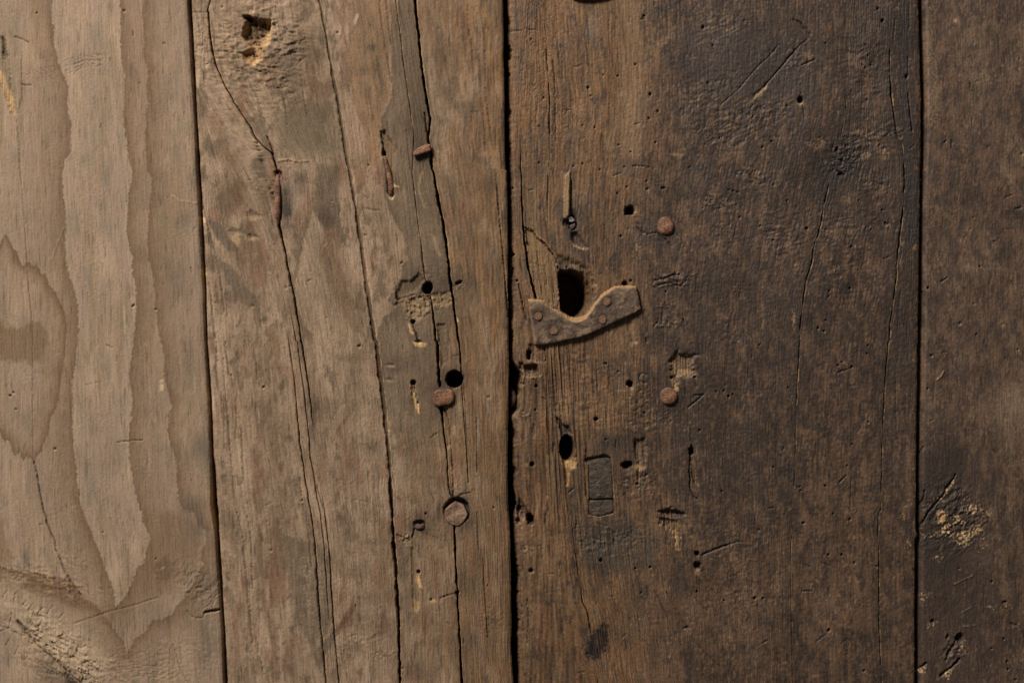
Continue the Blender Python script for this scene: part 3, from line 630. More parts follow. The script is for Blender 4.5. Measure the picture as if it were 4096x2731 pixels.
    pores(S, (74, 56, 40), 0.5 * rightness, 3.6, 110, 0.2, 71)
    # relief
    S.H += 6 * fbm(X / 260, Y / 500, 7, 2) + 0.9 * S.fine + 1.3 * S.streak + 0.8 * rightness * S.streak
    round_edges(S, 5, 10, 6, 12)
    # rough torn knot near the top
    S.rough(T(0,0,(2130,420))[0], 170, 190, 4.6, 20, 5, pale=(166, 140, 102), amt=.35); S.rough(T(1,0,(130,480))[0], 150, 230, 9, 24, 10, pale=(178, 148, 106), amt=0.4)
    S.rough(T(0,0,(2060,900))[0], 80, 150, 2.2, 20, 0)
    S.rough(V((548,95))[0], 70, 80, 4.5, 18, 10, pale=(178, 150, 108), amt=0.35)
    S.blot(T(1,0,(230,560))[0], 60, 110, (84, 70, 56), 0.55); S.blot(T(1,0,(330,420))[0], 40, 90, (92, 74, 60), 0.5); S.blot(T(0,0,(2250,650))[0], 60, 70, (88, 72, 56), 0.55)
    K = lambda *p: [(940 + x / 5.226, y / 5.226) for x, y in p]
    hole = K((160,310),(390,370),(480,410),(780,410),(770,650),(740,900),(600,1010),(580,1260),(500,1290),(380,1400),(330,1380),(200,1310),(130,1180),(100,1100),(320,1000),(120,780),(160,560),(220,420))
    S.gouge(hole, 44, (150, 118, 80), 0.85, 17, 6, 4, 12, top=0.72)
    S.patch(K((160,320),(390,370),(480,420),(640,420),(630,720),(480,830),(330,850),(130,800),(330,560)), (70, 54, 38), 0.7, 8, 8, 12)
    S.patch(K((640,470),(770,480),(760,700),(720,900),(600,980),(620,700)), (172, 140, 98), 0.7, 4, 4, 10, speck=.1)
    S.patch(K((420,1180),(560,1200),(590,1270),(480,1320),(380,1400),(340,1370)), (176, 142, 100), 0.7, 4, 5, 10, speck=.1)
    S.rough(K((450,720))[0], 55, 50, 10, 14, 20)
    S.slab(K((380,280),(640,180),(740,260),(720,400),(480,410)), 9, 5)
    S.pit(K((270,370))[0], 20, 9, 26, 12, tint=(30, 22, 16))
    for c_, p in ((0, ((1930,120),(1780,118))), (0, ((1950,470),(2100,475),(2300,500))), (0, ((1990,540),(2150,545)))):
        S.crack(T(0,0,*p), 2.5, 5, (96, 80, 62), 0.4)
    # smaller splits and hair checks
    for pts in (T(1,0,(1195,0),(1220,250),(1245,420)), T(1,0,(1132,0),(1160,250),(1190,430),(1220,620),(1250,760)), T(1,0,(1950,0),(1965,300),(1998,600),(2000,760)), T(1,0,(2040,450),(2070,800),(2090,1100),(2105,1400)), T(1,0,(2100,200),(2110,900),(2170,1300)),
                T(1,1,(2200,0),(2222,300),(2240,500)), T(1,0,(260,900),(290,1150)), T(1,0,(410,700),(470,1080)), T(1,2,(0,200),(30,420)), T(1,2,(560,1330),(620,1540)), T(1,2,(400,1250),(440,1560)), T(1,3,(455,0),(490,280),(510,500)), T(1,3,(2030,0),(2045,350)), T(1,3,(2085,420),(2110,900),(2130,1150)),
                T(1,2,(1905,300),(1925,700),(1940,1100),(1950,1300)), T(1,2,(2025,700),(2030,1200)), T(1,3,(0,1150),(30,1330),(75,1490)), T(0,1,(1880,880),(1920,1050),(1950,1280),(1975,1540)), T(0,2,(1985,0),(2005,180)), T(0,1,(1860,330),(1910,500),(1960,700),(2000,850),(2040,1100),(2060,1300)), T(0,2,(2070,0),(2100,300)),
                T(0,2,(2050,150),(2065,450),(2095,700),(2110,900),(2130,1200),(2155,1450)), T(0,2,(2120,300),(2170,560),(2165,900)), T(0,3,(2175,0),(2225,200),(2250,450),(2280,800),(2320,1200)), T(0,3,(2270,30),(2310,300),(2320,700)), T(0,2,(2220,800),(2230,1300)), T(1,0,(1380,1200),(1420,1560))):
        S.crack(pts, 2.5, 5, (64, 50, 37), 0.6)
    S.crack(T(1,1,(2215,150),(2235,420),(2255,650),(2280,900),(2300,1150),(2316,1350)), 2.6, 12, (48, 36, 26), 0.5)
    S.crack(T(1,0,(1548,1040),(1556,1120),(1575,1250)), 3.0, 16, (44, 34, 26), 0.5)
    S.crack(T(1,0,(105,1255),(150,1370),(190,1560)), 3.5, 12, (60, 46, 34), 0.5); S.crack(T(1,0,(0,1310),(40,1430),(70,1560)), 3.5, 14, (56, 42, 30), 0.5); S.crack(T(1,1,(80,0),(100,90),(160,260)), 2.5, 9, (70, 54, 40), 0.5)
    S.crack(T(1,2,(1720,600),(1770,720),(1790,950),(1805,1200),(1812,1420)), 2.2, 12, (50, 38, 28), 0.5)
    S.gouge(T(1,2,(1700,600),(1765,600),(1790,950),(1760,1000),(1715,760)), 7, (112, 88, 60), 0.5, 6, 2)
    S.gouge(T(1,1,(1655,1400),(1740,1400),(1745,1560)) + T(1,2,(1750,200),(1700,260),(1668,0)), 8, (100, 80, 56), 0.5, 8, 3)
    S.slab(T(0,1,(1848,435),(1890,445),(1920,620),(1960,900),(1990,1200),(1960,1200),(1930,900),(1865,600)), 3); S.patch(T(0,1,(1840,430),(1885,440),(1890,470),(1860,480)), (206, 172, 124), 0.9, 3, 3, 8)
    S.patch(T(0,1,(1868,890),(1892,890),(1895,960),(1880,1000)), (196, 164, 120), 0.7, 3, 3, 8)
    # grooves torn along the splits, dents
    S.gouge(J(T(1,0,(1145,1210),(1195,1183),(1215,1250),(1260,1300),(1285,1400),(1270,1560)), T(1,1,(1270,120),(1280,230),(1250,270),(1200,210),(1190,0)), T(1,0,(1165,1430))), 15, (108, 86, 60), 0.75, 10, 3, 3)
    S.pit(T(1,0,(1172,1410))[0], 9, 12, 18, tint=(36, 28, 20)); S.crack(T(1,0,(1145,1210),(1160,1320),(1175,1430)), 3, 12, (50, 38, 28), 0.6)
    S.patch(T(1,1,(1262,120),(1320,150),(1265,150)), (196, 160, 112), 0.8, 3, 3, 8); S.patch(T(1,1,(1200,215),(1240,250),(1275,225),(1255,275),(1220,260)), (158, 130, 96), 0.8, 3, 3, 8)
    for (x, y, rx, ry) in ((2165,560,26,12),(2320,400,30,14),(2320,600,22,10)):
        p = T(0,1,(x,y))[0]; S.pit(p, rx, ry, 6, 12, 0.9, .7, tint=(94, 79, 60), amt=.4); S.blot((p[0] + 2, p[1] + ry * 1.3), rx * .8, ry * .6, (166, 138, 104), 0.5)  # dents, the light on their lower rims painted pale
    S.patch(T(0,1,(2110,590),(2210,620),(2190,700),(2130,640)), (158, 130, 98), 0.7, 5, 5, 10)
    S.rough(T(1,1,(40,130))[0], 60, 60, 3, 16, 0); S.rough(T(1,0,(330,1500))[0], 60, 30, 3, 18, 0); S.crack(T(1,0,(200,1480),(300,1465),(380,1485),(480,1480)), 2.4, -5, (150, 126, 92), 0.5)
    S.gouge(T(1,1,(150,90),(180,90),(175,300),(155,260)), 8, (150, 124, 88), 0.6, 4, 3)
    S.pit(T(1,1,(205,30))[0], 14, 16, 16, tint=(44, 36, 30)); S.pit(T(1,1,(212,300))[0], 16, 95, 10, -2, 0.5, .1)
    S.patch(T(1,1,(1500,40),(1540,0),(1500,160),(1560,340),(1540,350),(1490,180)), (142, 120, 90), 0.55, 4, 4, 12); S.patch(T(1,1,(1610,590),(1650,600),(1700,790),(1680,790),(1640,690)), (138, 116, 88), 0.55, 4, 4, 12)
    S.crack(T(1,1,(1010,345),(1060,360),(1130,365)), 3, 4, (84, 70, 52), .5); S.rough(T(1,1,(640,680))[0], 30, 12, 3, 10, 0, pale=(180, 158, 130), amt=.6)
    # torn wood round the small hole
    S.gouge(T(1,1,(1240,1110),(1300,1080),(1330,1000),(1420,1000),(1500,920),(1560,1000),(1500,1100),(1400,1150),(1310,1185),(1290,1110)), 9, (92, 74, 54), 0.6, 12, 3, 6)
    S.gouge(T(1,1,(1300,1190),(1420,1150),(1520,1130),(1640,1110),(1790,1090),(1810,1230),(1700,1260),(1640,1230),(1560,1300),(1480,1400),(1400,1330),(1350,1240)), 7, (128, 104, 76), 0.6, 14, 5, 18, 16)
    S.rough(T(1,1,(1600,1200))[0], 90, 45, 7, 14, 0, pale=(168, 138, 100), amt=0.6); S.rough(T(1,1,(1480,1320))[0], 50, 40, 6, 13, 0, pale=(164, 134, 98), amt=0.5)
    S.gouge(T(1,1,(1285,1105),(1300,1110),(1310,1185),(1290,1180)), 16, (36, 28, 20), 0.8, 3, 1); S.slab(T(1,1,(1215,1180),(1245,1110),(1285,1105),(1300,1200),(1270,1225)), 6)
    S.crack(T(1,1,(1300,1185),(1370,1160),(1460,1135)), 3, 9, (50, 38, 28), .5)
    S.pit(T(1,1,(1575,1075))[0], 20, 25, 130, 20, 0.22, 0.12, tint=(60, 46, 32), amt=.6)
    S.crack(T(1,1,(1520,700),(1545,900),(1560,1010)), 5, 6); S.rough(T(1,1,(1600,960))[0], 40, 45, 3, 12)
    S.pit(T(1,1,(1442,1385))[0], 10, 9, 22, tint=(40, 30, 22)); S.crack(T(1,1,(1440,1400),(1450,1470),(1475,1500),(1490,1560)), 5, 14, (44, 34, 24), .6)
    S.patch(T(1,1,(1395,1400),(1440,1410),(1450,1500),(1420,1500)), (174, 142, 104), 0.8, 3, 3, 8)
    S.pit(T(1,1,(1862,1028))[0], 15, 6, 26, -25, tint=(40, 30, 22)); S.rough(T(1,1,(1855,1070))[0], 30, 12, 6, 10, 0, pale=(176, 144, 104), amt=.7)
    S.patch(T(1,1,(1845,1340),(1870,1390),(1850,1385)), (188, 156, 112), 0.8, 2, 2, 8)
    S.patch(T(1,2,(1435,0),(1570,15),(1560,45),(1500,50),(1450,30)), (176, 144, 100), 0.85, 3, 3, 8); S.pit(T(1,2,(1495,0))[0], 14, 5, 14, tint=(50, 38, 26))
    for (x, y, rx) in ((1235,215,22),(1225,350,18)):
        p = T(1,2,(x,y))[0]; S.pit(p, rx, 7, 4, 8, .9, .7, tint=(84, 70, 54), amt=.3); S.blot((p[0], p[1] + 5), rx * .7, 4, (150, 125, 95), .5)  # shallow dents with a pale blot painted for the lit lower rim
    # bored hole above the nail head, the gouge beside it
    S.pit(T(1,2,(1822,345))[0], 34, 34.5, 280, 0, 0.10, 0.05, tint=(38, 29, 21), amt=.75)
    S.patch(T(1,2,(1780,425),(1870,415),(1900,430),(1830,470)), (138, 112, 80), 0.5, 5, 4, 10)
    S.pit(T(1,2,(1443,376))[0], 11, 11, 34, 0, .3, tint=(58, 46, 30), amt=.7)
    S.gouge(T(1,2,(1420,420),(1445,400),(1462,500),(1498,540),(1500,668),(1480,650),(1440,590),(1425,500)), 9, (178, 146, 102), 0.85, 5, 2, 3); S.pit(T(1,2,(1485,558))[0], 4.5, 5.5, 14, tint=(40, 30, 20)); S.crack(T(1,2,(1455,400),(1452,460),(1475,500)), 3.4, 11, (62, 48, 32), .6)
    S.patch(T(1,2,(1160,765),(1190,800),(1240,815),(1220,830),(1185,810)), (184, 152, 106), 0.8, 2, 2, 8); S.patch(T(1,2,(1222,1215),(1235,1215),(1236,1290),(1226,1280)), (196, 166, 116), 0.8, 2, 2, 8)
    S.crack(T(1,2,(820,1440),(920,1450),(1060,1480),(1130,1520)), 2, 2.5, (90, 72, 54), .4); S.rough(T(1,2,(800,1290))[0], 70, 20, 2.5, 14)
    # recess round the bolt head, stub, tuft, strip
    S.pit((1828, 2043), 54, 54, 32, 0, 0.18, 0.12, tint=(48, 37, 27), amt=.6)
    S.crack(T(1,2,(1850,1440),(1880,1400),(1960,1385)), 3, 6, (60, 46, 34), .5); S.rough(T(1,2,(1880,1380))[0], 60, 30, 4, 14)
    S.pit(T(1,3,(1500,110))[0], 26, 17, 16, 0, .4, tint=(52, 42, 34)); S.pit(T(1,3,(1560,15))[0], 5, 5, 12, tint=(44, 34, 26)); S.crack(T(1,3,(1455,150),(1435,225)), 3.4, 14, (44, 34, 26), .6)
    S.rough(T(1,3,(1385,250))[0], 36, 28, 9, 10, -35, pale=(190, 158, 116), amt=.8); S.crack(T(1,3,(1360,270),(1400,240)), 2, 9); S.crack(T(1,3,(1370,285),(1410,255)), 2, 9); S.crack(T(1,3,(1295,205),(1340,230)), 3, 8, (60, 48, 36), .5)
    S.gouge(T(1,3,(1418,320),(1450,320),(1490,420),(1510,860),(1470,935),(1440,880),(1425,600)), 6, (116, 95, 68), 0.55, 7, 3, 3); S.patch(T(1,3,(1432,790),(1505,820),(1495,890),(1470,930),(1445,890)), (156, 126, 86), .7, 4, 3, 8)
    S.pit(T(1,3,(1493,548))[0], 8, 8, 20, tint=(40, 32, 22)); S.patch(T(1,3,(1475,590),(1495,580),(1515,650),(1535,690),(1500,692),(1480,640)), (178, 142, 98), .85, 3, 3, 8)
    S.patch(T(1,3,(1600,810),(1640,790),(1660,815),(1605,850)), (168, 136, 94), .7, 3, 3, 8); S.pit(T(1,3,(1608,802))[0], 6, 4, 9)
    S.crack(T(1,3,(1690,790),(1750,765),(1850,735)), 3.2, 8, (56, 44, 32), .5); S.pit(T(1,3,(1848,735))[0], 9, 8, 24, tint=(44, 34, 24)); S.rough(T(1,3,(1850,770))[0], 26, 14, 4, 10, 0, pale=(170, 138, 96), amt=.5)
    S.crack(T(1,3,(1530,190),(1640,230),(1760,270)), 2, 3, (80, 64, 48), .4)
    S.rough(T(1,3,(1160,1300))[0], 60, 18, 4, 14, 0, pale=(184, 150, 104), amt=.6); S.rough(T(1,3,(950,1150))[0], 100, 40, 3, 18, 0, pale=(160, 134, 100), amt=.4); S.rough(T(1,3,(2150,1000))[0], 60, 90, 2.4, 12); S.rough(T(1,3,(830,1320))[0], 30, 60, 2.4, 14, 0, pale=(166, 140, 112), amt=.4)
    S.patch(T(1,0,(895,200),(920,130),(940,130),(925,215),(905,240)), (176, 160, 138), 0.6, 3, 3, 8)
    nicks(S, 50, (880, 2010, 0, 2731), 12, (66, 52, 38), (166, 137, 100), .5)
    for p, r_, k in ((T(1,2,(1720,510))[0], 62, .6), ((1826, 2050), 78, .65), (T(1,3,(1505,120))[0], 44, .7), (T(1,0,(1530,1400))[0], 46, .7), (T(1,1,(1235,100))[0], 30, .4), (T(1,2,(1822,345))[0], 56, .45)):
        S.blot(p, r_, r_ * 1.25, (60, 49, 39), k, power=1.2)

# ------------------------------------------------------------------ the two grimy boards of the right leaf
WORM = {(2,0): ((175,360),(290,898),(340,1130),(250,1160),(250,1493),(515,1010),(560,1525),(648,1505),(648,1150),(758,1172),(698,805,11),(838,692),(972,700),(1087,1397),(1270,865,12),(1340,1020,10),(1258,1088),(1755,250,12),(1845,420),(1797,762),(1905,1268),(1320,1308),(808,1558),(2300,1352),(1030,1535),(1135,592)),
        (2,1): ((1055,150),(968,207),(1232,98),(48,1010,10),(97,1205),(1000,600,10),(2090,427),(2280,505),(1415,1110),(1575,1365),(1090,1010,11),(8,160)),
        (2,2): ((222,408,13),(213,628),(1465,330,13),(1678,325,11),(1945,453),(1990,500,11),(2030,485),(1877,455),(1722,812,9),(2272,30),(868,203),(973,275),(1925,1373),(860,898),(1215,655)),
        (2,3): ((815,440,15),(175,535,18),(1135,515,9),(1270,505,11),(2230,790,12),(2305,790,9),(1950,810,8),(690,1300,9),(1700,728,9),(1185,740,7)),
        (3,0): ((1050,190,14),(1007,80,10),(530,397),(895,408),(920,508),(865,593),(895,620),(948,593),(912,915),(32,1300,9)),
        (3,1): ((835,272),(1050,362),(1077,475),(945,540),(765,697,9),(755,1078,10),(560,1105),(558,1155),(528,1370),(458,1445,9),(512,1472,9),(45,637),(1470,1077,11),(1428,1110,9),(2075,645),(1915,1500),(1945,880),(355,530,12)),
        (3,2): ((922,35),(912,110),(680,187),(645,215,9),(770,942),(730,1138),(530,1325,9),(303,1365),(47,1155),(180,422),(1467,430),(2295,70),(770,232,9)),
        (3,3): ((600,15),(755,62,9),(325,95,10),(678,390,9),(553,390,9),(795,460,9),(560,1080,12),(880,1450,9),(2055,635,9),(2195,1370,9),(2205,1440,9),(2165,1160))}

def worms(S):
    for (c, r), L in WORM.items():
        for w in L:
            R = (w[2] if len(w) > 2 else 7.5) / TS
            S.pit(T(c, r, w[:2])[0], max(R * 1.1, 3.5), max(R, 3.4), 13 + 2.0 * R, (w[0] * 7) % 60 - 30, 0.6, 0.25, tint=(30, 23, 18), amt=.55)

def grime(S, bias, dark=(46, 37, 31), pale=(114, 88, 64), sx=42, sy=74):
    """worn coat: dark greasy film broken into short upright flecks where bare wood shows"""
    X, Y, G = S.X, S.Y, S.G; a = slice(None)
    n = fbm(X / sx, Y / sy, 50 + S.seed, 5, 0.62) + 0.5 * fbm(X / 11, Y / 24, 51 + S.seed, 4, .65) + 0.2 * S.streak
    S.mix(a, dark, 0.88 * sm(-0.32, 0.32, n + bias))
    p = fbm(X / 11, Y / 25, 52 + S.seed, 5, 0.68) + 0.45 * fbm(X / 60, Y / 110, 53 + S.seed, 3)
    m = sm(0.20, 0.50, p - 0.30 * bias)
    S.mix(a, pale, 0.66 * m)
    b = sm(0.25, 0.5, fbm(X / 50, Y / 90, 54 + S.seed, 4))
    S.mix(a, (58, 47, 38), 0.45 * b)
    S.mix(a, (82, 60, 43), 0.45 * sm(0.22, 0.45, fbm(X / 26, Y / 60, 55 + S.seed, 4)))
    S.scale(a, (1.03 + 0.46 * fbm(X / 190, Y / 280, 57 + S.seed, 4, .5)).astype(np.float32))
    return n

def gsum(S, L):
    t = np.zeros_like(S.X)
    for x, y, rx, ry, k in L: t += k * np.exp(-((S.X - x) / rx) ** 2 - ((S.Y - y) / ry) ** 2)
    return t

def board_c(S):
    a = slice(None); X, Y, G = S.X, S.Y, S.G
    left = 1 - sm(2380, 2760, X + 160 * fbm(X / 300, Y / 300, 2, 2))
    S.C[:] = S.col((82, 62, 47)); S.mix(a, (95, 69, 46), left)
    S.mix(a, (104, 74, 46), left * 0.7 * (1 - sm(300, 900, Y)))
    S.mix(a, (100, 79, 57), sm(-0.05, 0.4, fbm(G / 50, Y / 360, 3, 3)) * (0.25 + .35 * left))
    S.mix(a, (64, 48, 34), sm(0.0, 0.4, fbm(G / 22, Y / 300, 5, 3)) * 0.6)
    S.mix(a, (70, 60, 49), sm(0.1, 0.5, fbm(X / 70, Y / 130, 6, 3)) * 0.5)
    S.scale(a, (1 + (0.08 + 0.26 * left) * S.streak + 0.10 * S.fine).astype(np.float32))
    bias = -0.30 + 0.46 * sm(2480, 2820, X + 120 * fbm(X / 250, Y / 250, 4, 2)) + gsum(S, [
        (3000, 240, 260, 230, .30), (3330, 640, 130, 130, .45), (3620, 700, 60, 900, .35), (3570, 200, 70, 300, .25), (2400, 2150, 130, 130, .55), (2370, 2560, 60, 70, .5), (2760, 1250, 240, 200, .20), (2290, 880, 60, 110, .45),
        (2420, 1020, 180, 70, .22), (2360, 480, 60, 120, .05), (2500, 300, 60, 400, -.25), (3280, 2200, 420, 500, -.26), (3450, 2550, 200, 300, -.10), (2800, 2450, 260, 260, -.30), (2640, 1700, 180, 200, .22), (2200, 1700, 120, 500, -.05), (3150, 1560, 70, 400, .10), (2950, 1900, 140, 300, .22), (2180, 350, 150, 350, -.12), (2440, 1850, 260, 90, .18), (2760, 990, 60, 200, -.12)])
    grime(S, bias)
    S.patch(T(2,0,(990,-20),(1190,-20),(1190,500),(1180,1450),(1000,1450),(985,700)), (118, 94, 69), 0.40, 14, 10, 20, streak=.7)
    for x, y, rx, ry, k in ((70,110,24,20,.6),(710,330,40,60,.45),(540,1450,14,90,.5),(240,1440,18,60,.5),(490,900,14,90,.5),(690,1080,24,50,.5),(800,370,14,14,.6)):
        S.blot(T(2,0,(x,y))[0], rx, ry, (58, 49, 41), k)
    S.blot(T(2,0,(720,270))[0], 22, 40, (104, 90, 76), .4)
    S.patch(V((1345,1478),(1365,1450),(1395,1420),(1400,1450),(1392,1480),(1375,1510),(1350,1515)), (28, 21, 19), 0.95, 9, 26, 14, comb=20)
    S.patch(V((1325,1230),(1400,1200),(1520,1230),(1500,1300),(1440,1320),(1350,1300)), (58, 53, 47), 0.55, 30, 30, 30)
    S.patch(V((1560,80),(1700,60),(1850,90),(1900,180),(1840,260),(1700,250),(1600,200)), (58, 50, 46), 0.35, 60, 40, 50)
    S.patch(V((2062,0),(2085,0),(2085,330),(2110,420),(2110,560),(2078,560),(2070,300)), (42, 37, 35), 0.6, 12, 12, 20)
    for p, rx, ry, k in ((T(2,1,(590,400))[0], 30, 40, .8), (T(2,1,(560,620))[0], 36, 50, .7), (T(2,1,(450,330))[0], 14, 60, .5), (T(2,1,(360,640))[0], 18, 40, .6), (T(2,1,(1300,640))[0], 60, 40, .7), (T(2,1,(1230,500))[0], 40, 34, .6), (T(2,1,(480,850))[0], 50, 26, .75), (T(2,1,(1080,330))[0], 30, 30, .6),
                         (T(2,2,(470,790))[0], 36, 40, .6), (T(2,2,(1200,340))[0], 60, 40, .7), (T(2,2,(430,1300))[0], 50, 70, .5), (T(2,2,(880,960))[0], 90, 40, .55), (T(2,2,(1620,120))[0], 60, 40, .5), (T(2,2,(980,260))[0], 40, 30, .5), (T(2,3,(1540,640))[0], 40, 50, .7), (T(2,3,(1290,1260))[0], 26, 60, .5), (T(2,3,(800,580))[0], 30, 60, .5), (T(2,3,(1180,790))[0], 30, 40, .4)):
        S.blot(p, rx, ry, (46, 40, 36), k)
    pores(S, (52, 38, 27), 0.55 * np.clip(left + .05, 0, 1), 4.2, 120, 0.16, 81)
    pores(S, (116, 88, 58), 0.40 * left, 5.0, 160, 0.24, 83)
    # relief
    lower = sm(1250, 1500, Y) * left
    S.H += 7 * fbm(X / 260, Y / 420, 7, 2) + 1.0 * S.fine + (0.6 + 1.2 * left + 2.4 * lower) * S.streak + 1.6 * (1 - left) * fbm(X / 22, Y / 13, 9, 4, .6)
    S.H -= 24 * np.exp(-np.maximum(S.dl, 0) / 13) + 7 * np.exp(-np.maximum(S.dr, 0) / 6)
    for pts, wd, k in ((SPE, 26, .55), (SPD, 22, .45)):
        i = S.box(pts, 70); d = S.pdist(pts, i, 16, 40, closed=False)
        S.mix(i, (40, 33, 27), k * np.exp(-(d / (wd * (1 + .8 * S.med[i]))) ** 2) * sm(-.25, .2, fbm(S.X[i] / 60, S.Y[i] / 130, 96, 3) + .1))
    S.blot(V((1935,372))[0], 90, 80, (36, 30, 26), .9, 0, 1.2); S.blot(V((1900,440))[0], 50, 110, (40, 33, 28), .6, -8); S.rough(V((1935,372))[0], 80, 60, 6, 16)
    # alligator cracking of the brown strip
    i = S.near(2080, 2480, 0, 640)
    m = gsum_i(S, i, ((2150, 200, 70, 330), (2260, 500, 110, 110), (2180, 330, 90, 200)))
    colw = 18.0; ci = np.floor((S.G[i] + 3 * perlin(S.Y[i] / 60, S.G[i] * 0, 90)) / colw)
    ph = (S.Y[i] + 37 * np.sin(ci * 12.9) + 4 * np.cos((S.G[i] / colw - ci) * 6.28)) / 10.5 + 0.7 * perlin(S.G[i] / 20, S.Y[i] / 30, 91)
    ladder = sm(0.62, 0.95, np.abs((ph % 1) * 2 - 1)) * sm(-.25, .15, perlin(S.G[i] / 30, S.Y[i] / 45, 92))
    S.H[i] -= 3.4 * m * ladder; S.mix(i, (58, 40, 26), 0.5 * m * ladder)
    S.rough(T(2,0,(2050,1150))[0], 190, 110, 5, 22, -18, pale=(112, 90, 64), amt=.3); S.rough(T(2,0,(1900,250))[0], 120, 60, 4, 20, -20, pale=(112, 90, 64), amt=.3); S.rough(T(2,0,(1800,850))[0], 150, 60, 3.5, 20, -30, pale=(112, 90, 64), amt=.3)
    S.rough(T(3,0,(900,700))[0], 130, 180, 4.0, 30, -6, ridge=False); S.rough(T(3,0,(900,1300))[0], 160, 60, 7, 26, -12); S.rough(T(3,0,(60,1000))[0], 70, 50, 5, 16, 0, pale=(112, 90, 64), amt=.3); S.rough(T(3,0,(250,560))[0], 80, 70, 4, 16, -35, pale=(112, 90, 64), amt=.3)
    S.rough(T(3,1,(1000,120))[0], 60, 60, 6, 20, -15); S.rough(T(3,1,(800,470))[0], 120, 50, 4, 24, 0); S.rough(T(3,1,(650,800))[0], 130, 200, 3, 22, 0); S.rough(T(3,1,(150,600))[0], 110, 120, 4, 22, 0); S.rough(T(3,0,(720,1430))[0], 60, 50, 7, 18, 0)
    S.rough(T(2,1,(1900,300))[0], 90, 40, 7, 20, 10, pale=(112, 90, 64), amt=.3); S.rough(T(2,1,(2200,60))[0], 80, 50, 7, 20, 10, pale=(112, 90, 64), amt=.3); S.rough(T(2,1,(1470,1010))[0], 90, 30, 10, 20, -10); S.rough(T(2,1,(1440,1400))[0], 60, 22, 9, 18, 0, pale=(112, 90, 64), amt=.3); S.rough(T(2,1,(1420,1230))[0], 40, 20, 7, 16)
    S.rough(T(2,1,(2000,1500))[0], 60, 60, 4, 14); S.rough(T(2,1,(1950,560))[0], 50, 40, 5, 18); S.rough(T(2,1,(2100,1080))[0], 40, 20, 5, 18, 0, pale=(112, 90, 64), amt=.3)
    S.rough(T(2,2,(1280,720))[0], 110, 50, 5, 14, 0, pale=(120, 90, 60), amt=.4); S.rough(T(2,2,(1150,500))[0], 60, 80, 5, 16, 0, pale=(112, 90, 64), amt=.3); S.rough(T(2,2,(1150,1300))[0], 90, 60, 6, 18, 0, pale=(112, 90, 64), amt=.3); S.rough(T(2,2,(700,450))[0], 200, 200, 2.5, 22)
    S.rough(T(2,3,(900,250))[0], 170, 80, 4.5, 18, 0, pale=(112, 90, 66), amt=.3); S.rough(T(2,3,(1900,300))[0], 200, 120, 2.2, 12); S.rough(T(2,3,(2100,700))[0], 150, 150, 2.2, 10)
